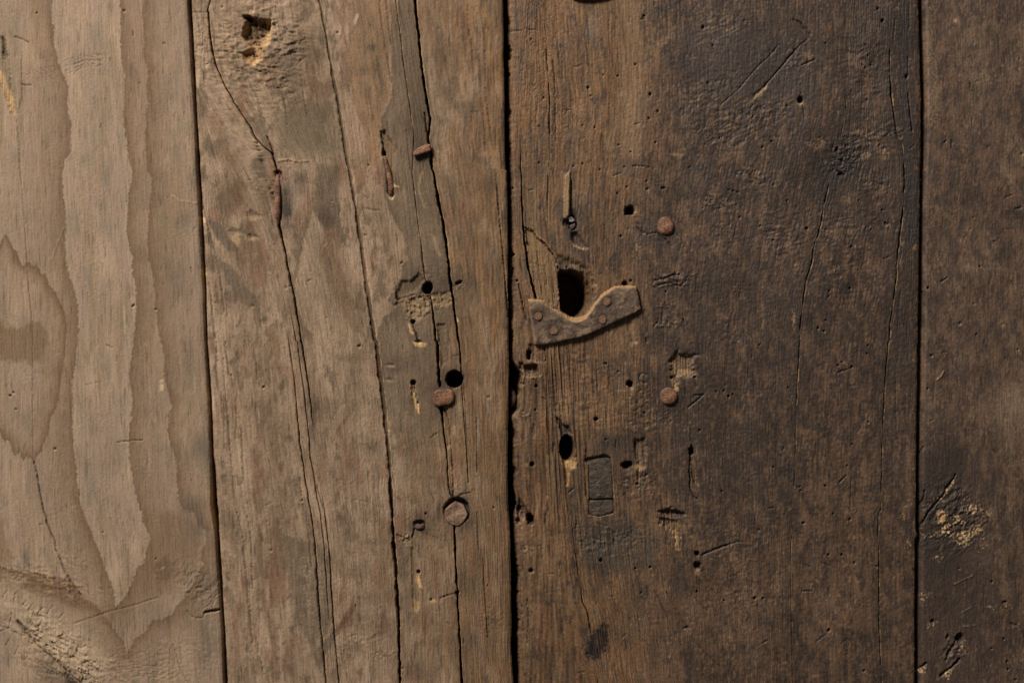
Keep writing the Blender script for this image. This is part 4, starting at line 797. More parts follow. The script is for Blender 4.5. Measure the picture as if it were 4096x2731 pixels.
    # diagonal scores, scratches and checks
    for pts, w, d in ((J(T(2,0,(1910,970),(2080,820),(2180,700),(2290,580),(2345,540)), T(3,0,(0,530),(60,460),(100,410))), 2.2, 5), (T(3,0,(-20,780),(40,710),(100,640),(200,520),(290,420),(350,370)), 2.8, 8), (T(3,0,(230,178),(300,212),(350,262),(392,320)), 2.8, 10), (T(3,0,(430,550),(380,568),(320,595)), 3, 8), (T(3,0,(300,760),(305,860),(325,1000),(330,1100)), 1.6, 6),
                      (T(3,0,(1285,520),(1290,700)), 1.8, 8), (T(3,0,(1286,860),(1300,1000),(1322,1200)), 2.8, 14), (T(3,0,(1150,360),(1170,180)), 1.8, 6), (T(3,0,(1300,20),(1300,260)), 1.8, 6), (T(2,0,(1560,0),(1565,180)), 1.6, 4), (T(2,0,(1110,1525),(1180,1522),(1260,1540)), 3, 9), (T(2,0,(375,550),(395,800),(400,1100),(405,1300)), 2.0, 8), (T(2,0,(885,150),(895,420)), 1.6, 5), (T(2,0,(700,150),(710,420)), 1.6, 4), (T(2,0,(0,288),(120,280),(220,272)), 1.8, 4),
                      (T(2,1,(1145,480),(1180,500)), 2, 6), (T(2,1,(1150,520),(1200,570),(1250,580),(1320,570),(1345,578),(1400,620),(1440,660),(1465,700)), 2.4, 9), (T(2,1,(855,500),(855,680)), 1.5, 4), (T(2,1,(1300,1010),(1400,990),(1470,960),(1540,950)), 3, 9), (T(2,1,(1340,1050),(1450,1030),(1560,1060)), 3, 9), (T(2,1,(60,1040),(90,1180),(130,1380)), 2.8, 11), (T(2,1,(1990,175),(2050,190),(2085,200)), 3.2, 9), (T(2,1,(930,45),(1000,25)), 2.5, 6),
                      (T(2,2,(1680,492),(1760,486)), 3.2, 10), (T(2,2,(1615,602),(1680,555),(1740,500)), 2.6, 8), (T(2,2,(1520,525),(1575,522)), 2.4, 8), (T(2,2,(300,60),(310,180),(290,190)), 2.2, 9), (T(2,2,(235,70),(232,190)), 2, 8), (T(2,2,(1640,800),(1650,960)), 1.6, 5), (T(2,2,(1510,0),(1525,80)), 1.8, 6), (T(2,2,(1680,340),(1690,420)), 1.6, 5), (T(2,2,(1590,430),(1595,480)), 1.8, 7), (T(2,2,(700,600),(720,900)), 1.6, 4), (T(2,2,(390,400),(400,650)), 1.6, 5), (T(2,2,(500,520),(530,640)), 1.8, 6),
                      (T(2,3,(1735,395),(1850,345),(1980,298)), 3.4, 10), (T(2,3,(1980,298),(2060,272),(2140,264)), 2.0, 5), (T(2,3,(1120,520),(1160,620),(1190,730)), 1.8, 5), (T(2,3,(1420,730),(1500,880),(1580,1010),(1700,1200),(1800,1320),(1900,1410)), 1.8, 5), (T(2,3,(1300,700),(1380,860),(1440,1000),(1540,1180),(1620,1330)), 1.6, 4), (T(2,3,(1225,870),(1290,1080),(1360,1260)), 1.6, 4), (T(2,3,(1580,620),(1650,750),(1740,860),(1800,905)), 1.8, 5), (T(2,3,(1700,600),(1705,760)), 1.6, 4), (T(2,3,(2050,740),(2180,732)), 1.8, 5), (T(2,3,(1580,1065),(1620,1052)), 3, 8), (T(2,3,(2270,1215),(2345,1175)), 2.2, 6), (T(2,3,(1010,1150),(1060,1110)), 1.8, 4), (T(2,3,(1130,940),(1170,1100)), 1.5, 3), (T(2,3,(140,800),(150,1000),(140,1200)), 1.8, 6), (T(2,3,(95,850),(105,1100)), 1.8, 6), (T(2,3,(1340,760),(1400,900),(1480,1050)), 1.5, 3),
                      (T(3,2,(640,285),(700,262),(770,240)), 2.6, 7), (T(3,2,(660,1290),(720,1230)), 3, 8), (T(3,2,(0,1528),(90,1522)), 2, 6), (T(3,2,(135,1000),(150,965)), 2.4, 6), (T(3,3,(310,725),(405,720)), 2.6, 7), (T(3,3,(310,470),(390,500)), 2, 5), (T(3,3,(490,460),(565,490)), 2, 5), (T(3,3,(440,1190),(540,1110)), 2, 5), (T(3,3,(670,1205),(735,1150)), 2, 5), (T(3,3,(1020,500),(1025,950)), 1.8, 6), (T(3,2,(765,1250),(755,1540)), 2.6, 4), (T(3,2,(1170,300),(1180,900)), 1.6, 4), (T(3,1,(1215,1100),(1190,1500)), 1.5, 4), (T(3,1,(640,0),(700,40)), 4, 12)):
        S.crack(pts, w, d, (36, 28, 22), 0.55)
    S.patch(T(2,0,(2150,970),(2220,900),(2300,820),(2351,760),(2351,800),(2290,880),(2200,940)), (118, 96, 68), .6, 5, 8, 10); S.gouge(T(2,0,(2200,900),(2240,830),(2260,830),(2351,740),(2351,790),(2230,900)), 6, None, edge=9)
    for p, rx, ry in ((T(2,0,(1465,325))[0], 12, 18), (T(2,0,(1650,530))[0], 22, 12), (T(2,0,(1520,1420))[0], 42, 9), (T(2,0,(1990,270))[0], 34, 12), (T(2,0,(1940,90))[0], 8, 16), (T(2,0,(1755,745))[0], 12, 7), (T(3,0,(380,510))[0], 18, 18), (T(3,0,(1010,300))[0], 10, 12), (T(3,0,(1205,80))[0], 14, 18), (T(3,0,(450,1320))[0], 50, 24), (T(3,1,(975,1270))[0], 12, 26), (T(3,1,(1235,660))[0], 7, 26), (T(3,1,(1215,820))[0], 12, 22), (T(3,1,(1350,700))[0], 8, 14), (T(3,1,(240,1360))[0], 10, 60), (T(2,1,(1110,800))[0], 10, 40), (T(2,1,(1150,740))[0], 14, 40), (T(3,3,(1240,40))[0], 20, 14), (T(3,3,(1290,330))[0], 18, 50), (T(3,2,(1290,1500))[0], 16, 20), (T(3,2,(840,1160))[0], 16, 16), (T(3,0,(1080,1420))[0], 26, 20), (T(3,0,(910,1430))[0], 20, 20)):
        S.patch([(p[0] - rx, p[1]), (p[0], p[1] - ry), (p[0] + rx, p[1]), (p[0], p[1] + ry)], (124, 99, 70), 0.6, 5, 14, 9, speck=.25)
    i = S.near(3550, 3700, 0, 2731); S.mix(i, (150, 120, 82), .6 * np.exp(-np.abs(S.dr[i] - 2) / 4) * sm(.0, .3, fbm(S.X[i] / 6, S.Y[i] / 24, 95, 3)))
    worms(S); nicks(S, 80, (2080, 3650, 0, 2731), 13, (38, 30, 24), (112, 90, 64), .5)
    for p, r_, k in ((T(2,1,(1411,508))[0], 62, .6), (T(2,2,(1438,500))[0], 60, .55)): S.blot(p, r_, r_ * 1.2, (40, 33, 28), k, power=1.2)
    for c_, r_, x, y, rx, ry, rot in ((2,0,1212,147,17,5,-8),(2,0,1203,172,18,6,-6),(2,0,980,1330,14,4,0),(2,1,1392,158,22,6,-8),(3,0,1273,705,11,20,0),(3,0,632,1372,11,24,15),(3,0,175,972,12,6,-30),(3,3,2230,1024,6,4,0),(3,1,665,32,24,8,0)):
        S.pit(T(c_, r_, (x, y))[0], max(rx / TS, 3.6), max(ry / TS, 3.4), 18, rot, .5, tint=(26, 20, 16))
    p = T(3,0,(297,918))[0]; S.pit(p, 12, 13, 36, 0, .4, tint=(30, 23, 18)); S.blot((p[0] + 2, p[1] + 17), 13, 5, (150, 118, 82), .9)  # pale blot painted for the light on the hole's lower rim
    # splinter left standing beside a broken nail, burnt dent under it
    K = lambda *p: [(2180 + x / 3.337, 560 + y / 3.337) for x, y in p]
    S.gouge(K((330,480),(380,560),(370,900),(420,1000),(430,1150),(320,1190),(320,900)), 12, (52, 42, 33), .7, 9, 2)  # sunk and tinted dark for the shadow right of the splinter
    strip = K((268,480),(330,420),(328,700),(330,1000),(300,1055),(242,1045),(246,800),(258,650))
    S.slab(strip, 9, 3, 2); S.patch(strip, (126, 102, 72), .7, 2, 3, 10, streak=.5)
    S.pit(K((360,1100))[0], 22, 34, 16, -10, .4, tint=(34, 27, 25)); S.pit(K((275,1110))[0], 12, 14, 8, tint=(44, 36, 30))
    S.gouge(K((335,1230),(420,1200),(500,1310),(590,1440),(560,1465),(470,1450),(400,1420),(340,1350)), 17, (58, 46, 37), .75, 14, 3, 4, top=.3)
    S.patch(K((335,1360),(400,1425),(470,1465),(560,1462),(595,1440),(560,1440),(480,1440),(410,1400),(340,1340)), (140, 110, 75), .8, 2.5, 5, 8, speck=.1)
    # worn, splintered stretch along the meeting edge and below the lock
    i = S.near(2040, 2480, 1200, 2250); m = np.exp(-((S.X[i] - 2200) / 190) ** 2) * sm(1230, 1420, S.Y[i]) * (1 - sm(2000, 2240, S.Y[i]))
    rid = fbm(S.G[i] / 15, S.Y[i] / 330, 121, 3); S.H[i] += 8 * m * rid; S.mix(i, (52, 38, 26), .6 * m * sm(.05, .4, -rid)); S.mix(i, (120, 91, 60), .35 * m * sm(.05, .4, rid))
    r = np.random.RandomState(5); yy = 60.0
    while yy < 2700:
        k = np.searchsorted(rows, yy); x = float(LEFT_C[min(k, NY - 1)]); L = r.uniform(25, 130) * (1.4 if yy > 1250 else .8); w_ = r.uniform(8, 26) * (1.7 if 1350 < yy < 2300 else .8)
        S.gouge([(x - 6, yy), (x + w_ * .7, yy + L * .1), (x + w_, yy + L * .5), (x + w_ * .6, yy + L * .9), (x - 6, yy + L)], r.uniform(10, 30), (44, 32, 22) if r.rand() < .75 else (108, 81, 53), .65, 9, 5, 14, 14)  # chips, mostly coloured dark for the deep shadow along this edge
        yy += L + r.uniform(20, 130)
    i = S.near(2030, 2140, 600, 2731); S.mix(i, (48, 36, 26), .55 * np.exp(-np.maximum(S.dl[i], 0) / 22) * sm(-.3, .2, fbm(S.X[i] / 30, S.Y[i] / 110, 122, 3) + .1))  # brown stain and edge shadow, both painted as one dark gradient
    for q in range(26):
        x, y = r.uniform(2080, 2700), r.uniform(1180, 2150); L = r.uniform(20, 80); w_ = r.uniform(3, 9)
        S.gouge([(x, y), (x + w_, y + L * .15), (x + w_ * 1.2, y + L * .8), (x + w_ * .5, y + L), (x - w_ * .3, y + L * .6)], r.uniform(3, 9), (104, 80, 53) if r.rand() < .5 else (50, 39, 29), .6, 4, 3, 5, 9, top=.5)
    # flake by the lock hole
    S.slab(T(2,1,(120,520),(200,555),(240,630),(300,660),(340,720),(400,800),(430,915),(425,1250),(215,1160),(150,900)), -14, 2, 7); S.patch(T(2,1,(120,520),(200,555),(240,630),(300,660),(340,720),(400,800),(430,915),(425,1250),(215,1160),(150,900)), (110, 86, 58), .45, 4, 4, 12, streak=.8)
    S.rough(T(2,1,(230,860))[0], 40, 18, 4, 10, 0, pale=(150, 118, 78), amt=.4)
    S.gouge(T(2,1,(300,640),(360,700),(420,760),(560,800),(700,880),(780,1010),(770,1200),(700,1250),(600,900),(440,900),(400,820)), 11, (70, 54, 38), .55, 20, 5, 12, 16)
    S.crack(T(2,1,(110,520),(200,556),(240,632),(302,662),(342,722),(402,802),(432,912)), 3.0, 7, (40, 30, 21), .5); S.crack(T(2,1,(100,525),(196,548),(250,620),(310,650),(352,712),(412,796)), 2.4, -4, (136, 106, 70), .55)
    for q in range(16):
        x, y = 2110 + 125 * ((q * 37) % 16) / 16, 990 + 14 * q; S.crack([(x, y), (x + 4, y + 40), (x + 9, y + 70 + 9 * (q % 4))], 2.2, 5 if q % 2 else -3.5, (52, 38, 26) if q % 2 else (128, 98, 64), .5)
    # lock hole
    S.gouge(T(2,1,(425,860),(560,860),(700,960),(760,1100),(765,1250),(700,1350),(430,1330),(420,1000)), 6, None, edge=22)
    hole = T(2,1,(442,908),(490,918),(520,903),(600,918),(665,965),(712,1040),(737,1130),(742,1215),(715,1290),(640,1350),(560,1370),(500,1345),(445,1265),(436,1100),(422,960))
    i = S.box(hole, 20); d = S.pdist(hole, i, 2.5, 10); ux = np.clip((S.X[i] - 2235) / 120, 0, 1)
    S.H[i] -= 280 * sm(-3, 6 + 66 * ux ** 1.6, d) ** 1.25; S.mix(i, (74, 56, 38), .6 * sm(-2, 4, d))
    # second hole with its worn sill and the score above it
    p2 = T(2,2,(508,975))[0]
    S.gouge(T(2,2,(398,690),(425,690),(470,760),(530,770),(560,850),(460,860),(430,800)), 16, (48, 38, 30), .7, 8, 3)
    S.gouge(T(2,2,(440,1000),(600,1050),(590,1160),(540,1190),(520,1330),(485,1330),(470,1160),(452,1100)), 10, (122, 95, 63), .7, 10, 3, 6)
    i = S.near(p2[0] - 60, p2[0] + 60, p2[1] - 80, p2[1] + 90)
    q = np.sqrt(((S.X[i] - p2[0]) / 33) ** 2 + ((S.Y[i] - p2[1]) / 56) ** 2) + .05 * S.fine[i]; sl = np.clip((S.X[i] - p2[0] + 18) / 46, 0, 1)
    S.H[i] -= 270 * (1 - sm(0.84 - .75 * sl, 1.03, q)) ** 1.3; S.mix(i, (70, 52, 34), .6 * (1 - sm(.9, 1.05, q)))
    S.patch(T(2,2,(455,1105),(575,1095),(590,1150),(530,1165),(490,1150)), (158, 124, 82), .75, 6, 8, 10)
    S.patch(T(2,2,(480,1150),(520,1150),(525,1330),(495,1330)), (138, 106, 62), .6, 4, 3, 10)
    # smaller holes and torn places
    for c_, r_, x, y, rx, ry, dp in ((2,1,1080,365,40,36,90),(2,1,1035,1040,22,26,60),(2,2,1085,390,26,28,60),(2,2,155,120,18,46,60),(2,2,185,1125,18,20,40),(2,2,1062,1128,46,32,60),(2,2,1648,1000,22,36,50),(2,2,772,712,18,14,30),(2,3,1700,378,20,20,40),(2,3,1705,488,30,30,26),(2,3,165,60,30,40,40),(2,2,1150,1305,14,8,18)):
        S.pit(T(c_, r_, (x, y))[0], rx / TS * 1.1, ry / TS * 1.1, dp, 0, .55, .45, tint=(46, 35, 25), amt=.6)
    for p, rx, ry, am in ((T(2,2,(1100,450))[0], 7, 16, .6), (T(2,2,(1170,1160))[0], 22, 12, .8), (T(2,2,(1085,1200))[0], 18, 10, .5), (T(2,3,(1705,550))[0], 10, 12, .7), (T(2,2,(170,320))[0], 40, 6, .6), (T(2,2,(140,1130))[0], 10, 7, .7), (T(2,2,(320,1430))[0], 5, 9, .7), (T(2,2,(480,328))[0], 5, 5, .6), (T(2,2,(1010,450))[0], 20, 4, .6), (T(2,1,(1090,30))[0], 6, 6, .2), (T(2,1,(1130,360))[0], 10, 14, .5), (T(2,2,(1125,800))[0], 10, 8, .6)):
        S.blot(p, rx, ry, (138, 109, 74), am, power=1.5)
    S.gouge(T(2,2,(100,210),(240,205),(250,280),(180,300),(110,285)), 22, (44, 33, 24), .7, 9, 4); S.gouge(T(2,2,(60,180),(110,190),(120,290),(60,260)), 14, (50, 38, 26), .5, 10, 3)
    S.rough(T(2,2,(220,320))[0], 40, 10, 6, 9, 0, pale=(150, 120, 86), amt=.7); S.rough(T(2,2,(60,690))[0], 50, 30, 7, 14, 0, pale=(130, 104, 74), amt=.4); S.rough(T(2,3,(160,340))[0], 50, 14, 8, 10, -10, pale=(168, 134, 96), amt=.8)
    S.gouge(T(2,2,(-20,150),(60,230),(110,300),(60,400),(60,640),(-10,690)), 30, (40, 30, 21), .6, 16, 5)
    S.gouge(T(2,2,(60,1400),(110,1480),(160,1560)) + T(2,3,(210,60),(200,140),(140,60),(40,0)), 20, (48, 36, 26), .6, 12, 5); S.pit(T(2,3,(175,70))[0], 12, 18, 34, 0, .4, tint=(26, 20, 15))
    S.gouge(T(2,2,(1425,160),(1515,75),(1590,112),(1715,105),(1660,190),(1690,320),(1600,340),(1545,330),(1530,420),(1480,460),(1460,300)), 17, (96, 75, 51), .7, 15, 5, 18, 16, top=.85)
    S.patch(T(2,2,(1540,260),(1650,250),(1660,290),(1590,300),(1560,320)), (142, 113, 77), .7, 5, 9, 8, streak=1); S.patch(T(2,2,(1455,340),(1490,340),(1530,450),(1500,470)), (138, 110, 76), .7, 4, 6, 8, streak=.8); S.patch(T(2,2,(1440,190),(1520,200),(1540,330),(1470,320)), (114, 90, 62), .55, 7, 8, 9, streak=1)
    S.gouge(T(2,2,(1100,905),(1240,868),(1245,1000),(1230,1150),(1180,1190),(1130,1100)), 13, (90, 71, 49), .6, 12, 6, 9, 14, top=.75); S.patch(T(2,2,(1140,1130),(1230,1160),(1190,1195),(1150,1170)), (148, 118, 80), .75, 5, 8, 8, streak=1)
    S.gouge(T(2,2,(1625,1020),(1665,1020),(1690,1160),(1715,1330),(1660,1300),(1640,1180)), 9, (98, 76, 50), .55, 6, 4); S.crack(T(2,2,(1640,1040),(1625,1180),(1640,1260),(1630,1330),(1665,1420),(1700,1440)), 3, 12, (30, 23, 18), .5)
    S.gouge(T(2,2,(1470,1540),(1500,1500)) + T(2,3,(1320,-10),(1400,40),(1480,60),(1560,40),(1620,30),(1550,-30)), 20, (46, 36, 28), .6, 14, 6, 10, 14)
    S.gouge(T(2,3,(1310,30),(1400,50),(1540,60),(1560,180),(1555,340),(1510,360),(1470,200),(1380,120)), 12, (90, 70, 48), .55, 12, 6, 9, 14, top=.6); S.patch(T(2,3,(1460,150),(1510,170),(1545,350),(1505,345),(1480,240)), (138, 110, 74), .7, 5, 7, 8, streak=1)
    S.gouge(T(2,1,(1040,1380),(1100,1360),(1150,1560)) + T(2,2,(1160,20),(1100,20)), 7, (116, 93, 65), .65, 8, 2, 6)
    S.gouge(T(2,2,(150,20),(310,20),(305,190),(240,195),(225,190),(150,180)), 6, None, edge=6)
    c0 = T(2,2,(1208,336))[0]; i = S.near(c0[0] - 40, c0[0] + 40, c0[1] - 40, c0[1] + 40); rr = np.hypot(S.X[i] - c0[0], (S.Y[i] - c0[1]) * .95)
    S.H[i] -= 6 * np.exp(-((rr - 18.5) / 2.4) ** 2) * (S.X[i] < c0[0] + 14)
    # seat of the inlaid plug
    S.gouge(T(2,2,(655,1085),(700,1062),(780,1050),(850,1032),(905,1060),(922,1250),(936,1450),(934,1566)) + T(2,3,(925,10),(800,42),(704,18)) + T(2,2,(704,1450),(702,1120)), 15, (50, 39, 29), .5, 4, 2, 4)
    S.blot(V((1410,1015))[0], 110, 40, (50, 42, 35), .7); S.blot(V((1390,1215))[0], 130, 40, (52, 45, 38), .6); S.blot(V((1435,1100))[0], 30, 110, (50, 42, 35), .6); S.blot(V((1325,1150))[0], 40, 110, (60, 50, 40), .5)
    S.gouge(T(2,2,(655,1090),(700,1095),(702,1440),(672,1420)), 5, (92, 68, 46), .55, 5, 2)

def gsum_i(S, i, L):
    t = np.zeros(len(i), np.float32)
    for x, y, rx, ry in L: t = np.maximum(t, np.exp(-((S.X[i] - x) / rx) ** 4 - ((S.Y[i] - y) / ry) ** 4))
    return t

def board_d(S):
    a = slice(None); X, Y, G = S.X, S.Y, S.G
    S.C[:] = S.col((78, 60, 47))
    S.mix(a, (88, 72, 55), sm(-0.05, 0.4, fbm(X / 120, Y / 260, 3, 3)) * 0.7)
    S.mix(a, (66, 52, 41), sm(0.0, 0.4, fbm(X / 70, Y / 140, 5, 3)) * 0.5)
    S.scale(a, (1 + 0.14 * S.streak + 0.10 * S.fine).astype(np.float32))
    bias = 0.02 + gsum(S, [(3800, 2050, 120, 260, .75), (3790, 2420, 200, 330, .55), (4050, 1700, 120, 160, -.25), (4000, 2230, 120, 180, -.15), (3720, 1100, 60, 260, .15), (3900, 300, 200, 260, -.05), (4150, 600, 260, 700, -.05)])
    grime(S, bias, (49, 39, 33), (104, 82, 62), 40, 80)
    pores(S, (50, 38, 28), 0.35, 5, 80, 0.24, 85)
    S.H += 5 * fbm(X / 260, Y / 420, 7, 2) + 1.0 * S.fine + 0.5 * S.streak + 0.9 * fbm(X / 26, Y / 30, 9, 4, .6)
    S.H -= 34 * np.exp(-(np.maximum(S.dl, 0) / 11) ** 2)
    S.patch(T(3,0,(1470,60),(1510,60),(1520,500),(1600,800),(1560,1200),(1480,1150),(1450,700)), (104, 84, 62), .45, 14, 16, 14, speck=.1)
    # charred corner with pale flaking
    S.patch(T(3,2,(1420,1080),(1560,980),(1720,930),(1830,1000),(1800,1150),(1760,1400),(1780,1540)) + T(3,3,(1950,220),(1800,420),(1700,560),(1560,620),(1420,600),(1400,0)), (42, 35, 29), .6, 26, 30, 35)
    Q = lambda *p: [(3600 + x / 1.8428, 1880 + y / 1.8428) for x, y in p]
    S.rough(Q((330,330))[0], 150, 130, 7, 22, -40); S.rough(Q((480,400))[0], 110, 90, 6, 13, -30)
    for pts, am, sp in ((Q((270,310),(350,300),(350,380),(280,380)), .95, .0), (Q((330,400),(400,400),(390,470),(300,480),(280,450)), .85, .1), (Q((390,320),(450,340),(480,400),(400,380)), .85, .1), (Q((380,480),(480,440),(580,400),(600,440),(520,500),(480,560),(440,570)), .95, .0), (Q((440,290),(560,250),(690,310),(640,350),(560,330),(470,330)), .7, .15), (Q((200,230),(330,160),(410,30),(415,60),(350,200),(290,240)), .55, .3), (Q((150,480),(280,440),(300,490),(200,500)), .6, .25), (Q((470,560),(600,500),(660,560),(560,640)), .5, .35), (Q((100,430),(140,430),(140,500),(100,500)), .9, 0), (Q((250,640),(320,620),(290,690)), .5, .2), (Q((125,1490),(185,1440),(190,1460),(130,1505)), .8, 0), (Q((160,900),(220,900),(210,1020),(160,1000)), .5, .3), (Q((410,1290),(480,1260),(480,1330),(420,1330)), .6, .1), (Q((300,1500),(390,1460),(360,1530),(310,1540)), .6, .1), (Q((640,1000),(720,1010),(800,980),(830,1010),(700,1040)), .5, .25), (Q((800,1160),(890,1130),(870,1160)), .7, 0), (Q((210,1120),(260,1120),(240,1200),(210,1190)), .6, .2)):
        S.patch(pts, (176, 148, 110), am, 5, 24, 11, speck=sp + .24)
        S.patch(pts, (120, 88, 56), am * .5, 8, 22, 9, speck=.4)
    S.patch(Q((270,310),(330,305),(340,370),(280,375)), (158, 116, 74), .4, 4, 14, 9)
    for pts, w, d in ((Q((410,30),(390,70),(350,120),(310,190),(250,260),(200,320),(150,420)), 4, 15), (Q((180,150),(170,220),(130,290)), 4, 14), (Q((430,1210),(400,1280),(360,1340),(340,1400)), 5, 12), (Q((440,1390),(380,1450),(300,1510)), 5, 18), (Q((190,1420),(130,1480)), 5, 14), (Q((400,840),(470,805),(535,778)), 2.6, -4), (Q((450,1050),(520,1010)), 2, -2.5), (Q((440,1150),(560,1140)), 2, -2.5), (T(3,2,(1545,355),(1590,320),(1615,270)), 3, -4), (T(3,1,(1590,1020),(1640,985)), 3, 8), (T(3,2,(1375,1080),(1400,1030),(1430,960)), 3.5, 12), (T(3,1,(2270,350),(2330,335)), 4, 9), (T(3,0,(1620,1310),(1635,1295)), 3, 7), (T(3,3,(2230,1020),(2290,1035)), 3.5, 9)):
        S.crack(pts, w, d, (30, 24, 20) if d > 0 else (120, 100, 78), .5)
    S.pit(Q((440,1235))[0], 16, 20, 22, 20, .5, tint=(26, 21, 18)); S.pit(Q((350,1225))[0], 6, 10, 14, 20); S.pit(Q((240,1112))[0], 8, 7, 15, tint=(26, 21, 18)); S.pit(Q((770,970))[0], 10, 6, 10)
    S.rough(Q((400,1330))[0], 60, 50, 8, 18, -30)
    S.patch(T(3,0,(1850,730),(2000,705),(2250,715),(2250,740),(1980,740)), (90, 77, 64), .3, 16, 26, 20, speck=.15); S.patch(T(3,1,(1800,880),(2000,895),(2200,890),(2200,915),(2000,910)), (104, 88, 72), .4, 8, 8, 18)
    S.blot(T(3,2,(2250,550))[0], 70, 80, (112, 93, 74), .6); S.blot(T(3,0,(1720,190))[0], 8, 8, (136, 110, 88), .7)
    worms(S); nicks(S, 36, (3690, 4090, 0, 2731), 14, (38, 30, 24), (108, 88, 66), .5)

# ------------------------------------------------------------------ assembly
def leaf(name, x, label):
    o = link(bpy.data.objects.new(name, None)); o.location = (0, 0, 0)
    o['label'] = label; o['category'] = 'door leaf'; o['group'] = 'leaves of the old double door'
    return o
left_leaf = leaf('door_leaf', 0, 'weathered pale brown door leaf of split pine boards with bent nails and a bolt head')
right_leaf = leaf('door_leaf', 0, 'dark grimy door leaf with lock hole, torn leather patch and two round nails')

wl = edge_wear(rows, 201, 1.4)
pA = plank(left_leaf, 'a', np.full(NY, -MARGIN, np.float32), xat(seamA_L) - 2.5 + wl, [], E_A, 1, M_pale, board_a, lift=24, cl=(MARGIN - 40) / (MARGIN + 850.0), label='pale smooth plank with dark V-shaped growth rings')
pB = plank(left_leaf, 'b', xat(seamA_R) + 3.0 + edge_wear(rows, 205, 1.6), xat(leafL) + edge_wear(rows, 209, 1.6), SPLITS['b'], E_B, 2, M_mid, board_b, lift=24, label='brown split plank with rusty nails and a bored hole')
LEFT_C = xat(leafR) - 13 + edge_wear(rows, 213, 5.5)
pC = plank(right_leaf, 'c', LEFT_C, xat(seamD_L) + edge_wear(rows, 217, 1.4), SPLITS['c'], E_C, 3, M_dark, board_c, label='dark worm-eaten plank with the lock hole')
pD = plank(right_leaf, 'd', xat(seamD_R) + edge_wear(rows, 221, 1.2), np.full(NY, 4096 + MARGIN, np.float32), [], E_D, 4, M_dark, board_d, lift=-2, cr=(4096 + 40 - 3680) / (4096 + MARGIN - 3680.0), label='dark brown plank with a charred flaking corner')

def box_mesh(name, x0, x1, y0, y1, h0, h1, mtl, parent):
    co = [P3(x, y, h) for h in (h0, h1) for y in (y0, y1) for x in (x0, x1)]
    q = [(0, 1, 3, 2), (4, 6, 7, 5), (0, 4, 5, 1), (2, 3, 7, 6), (0, 2, 6, 4), (1, 5, 7, 3)]
    return link(bpy.data.objects.new(name, raw_mesh(name, np.array(co), np.array(q), mtl, smooth=False)), parent)
for x0, x1, par in ((-MARGIN + 10, 2120, left_leaf), (2122, 4096 + MARGIN - 10, right_leaf)):
    box_mesh('unseen_backing', x0, x1, -MARGIN + 8, 2731 + MARGIN - 8, -298, -400, M_back, par)  # unseen boards added behind to keep gaps black and stop light leaks

# ------------------------------------------------------------------ iron, plug, leather
def resample(pts, n, closed=True):
    P = np.array(pts + [pts[0]] if closed else pts, float)
    d = np.r_[0, np.cumsum(np.hypot(*np.diff(P, axis=0).T))]
    t = np.linspace(0, d[-1], n + 1 if closed else n)
    if closed: t = t[:-1]
    return np.stack([np.interp(t, d, P[:, 0]), np.interp(t, d, P[:, 1])], 1)
def smooth_loop(P, k=2):
    for _ in range(k): P = 0.25 * np.roll(P, 1, 0) + 0.5 * P + 0.25 * np.roll(P, -1, 0)
    return P

def head(name, outline, z, rise, mtl, parent, n=44, rings=((1.0, -14), (1.0, .45), (.95, .78), (.84, .95), (.62, 1.0), (.34, 1.0), (.1, 1.0)), rough=0.8, seed=0, smooth=1, label=None):
    """forged head: an outline raised in rings to a rounded top, with a beaten uneven face"""
    P = smooth_loop(resample(outline, n), smooth); c = P.mean(0); co = []
    for f, h in rings:
        Q = c + (P - c) * f
        hh = (z + h) if h < 0 else z + rise * h
        nz = rough * (fbm(Q[:, 0] / 16, Q[:, 1] / 16, 300 + seed, 3)) * (0 if h < 0 else 2.0)
        for (x, y), e in zip(Q, nz): co.append((x, y, hh + e))
    co.append((c[0], c[1], co[-1][2]))
    co = np.array(co)
    V3 = np.stack(P3(co[:, 0], co[:, 1], co[:, 2]), 1)
    origin = np.array(P3(c[0], c[1], z)); V3 = V3 - origin
    q = []
    for r in range(len(rings) - 1):
        for k in range(n):
            a, b = r * n + k, r * n + (k + 1) % n
            q.append((b, a, a + n, b + n))
    me = bpy.data.meshes.new(name); last = (len(rings) - 1) * n
    faces = q + [(last + (k + 1) % n, last + k, len(co) - 1) for k in range(n)] + [tuple(range(n))]
    A = sum(P[k][0] * P[(k + 1) % n][1] - P[(k + 1) % n][0] * P[k][1] for k in range(n))
    if A < 0: faces = [tuple(reversed(f)) for f in faces]
    me.from_pydata([tuple(v) for v in V3], [], faces); me.update()
    for p in me.polygons: p.use_smooth = True
    me.materials.append(mtl)
    o = link(bpy.data.objects.new(name, me), parent); o.location = origin
    if label: o['label'] = label
    return o
def disc(p, rx, ry=None, wob=.03, seed=0, n=28):
    ry = ry or rx; t = np.linspace(0, 2 * np.pi, n, endpoint=False)
    r = 1 + wob * np.sin(2 * t + seed) + wob * .8 * np.sin(3 * t + 2.1 * seed) + wob * .5 * np.sin(5 * t + seed * 3)
    return [(p[0] + rx * a * math.cos(b), p[1] + ry * a * math.sin(b)) for a, b in zip(r, t)]

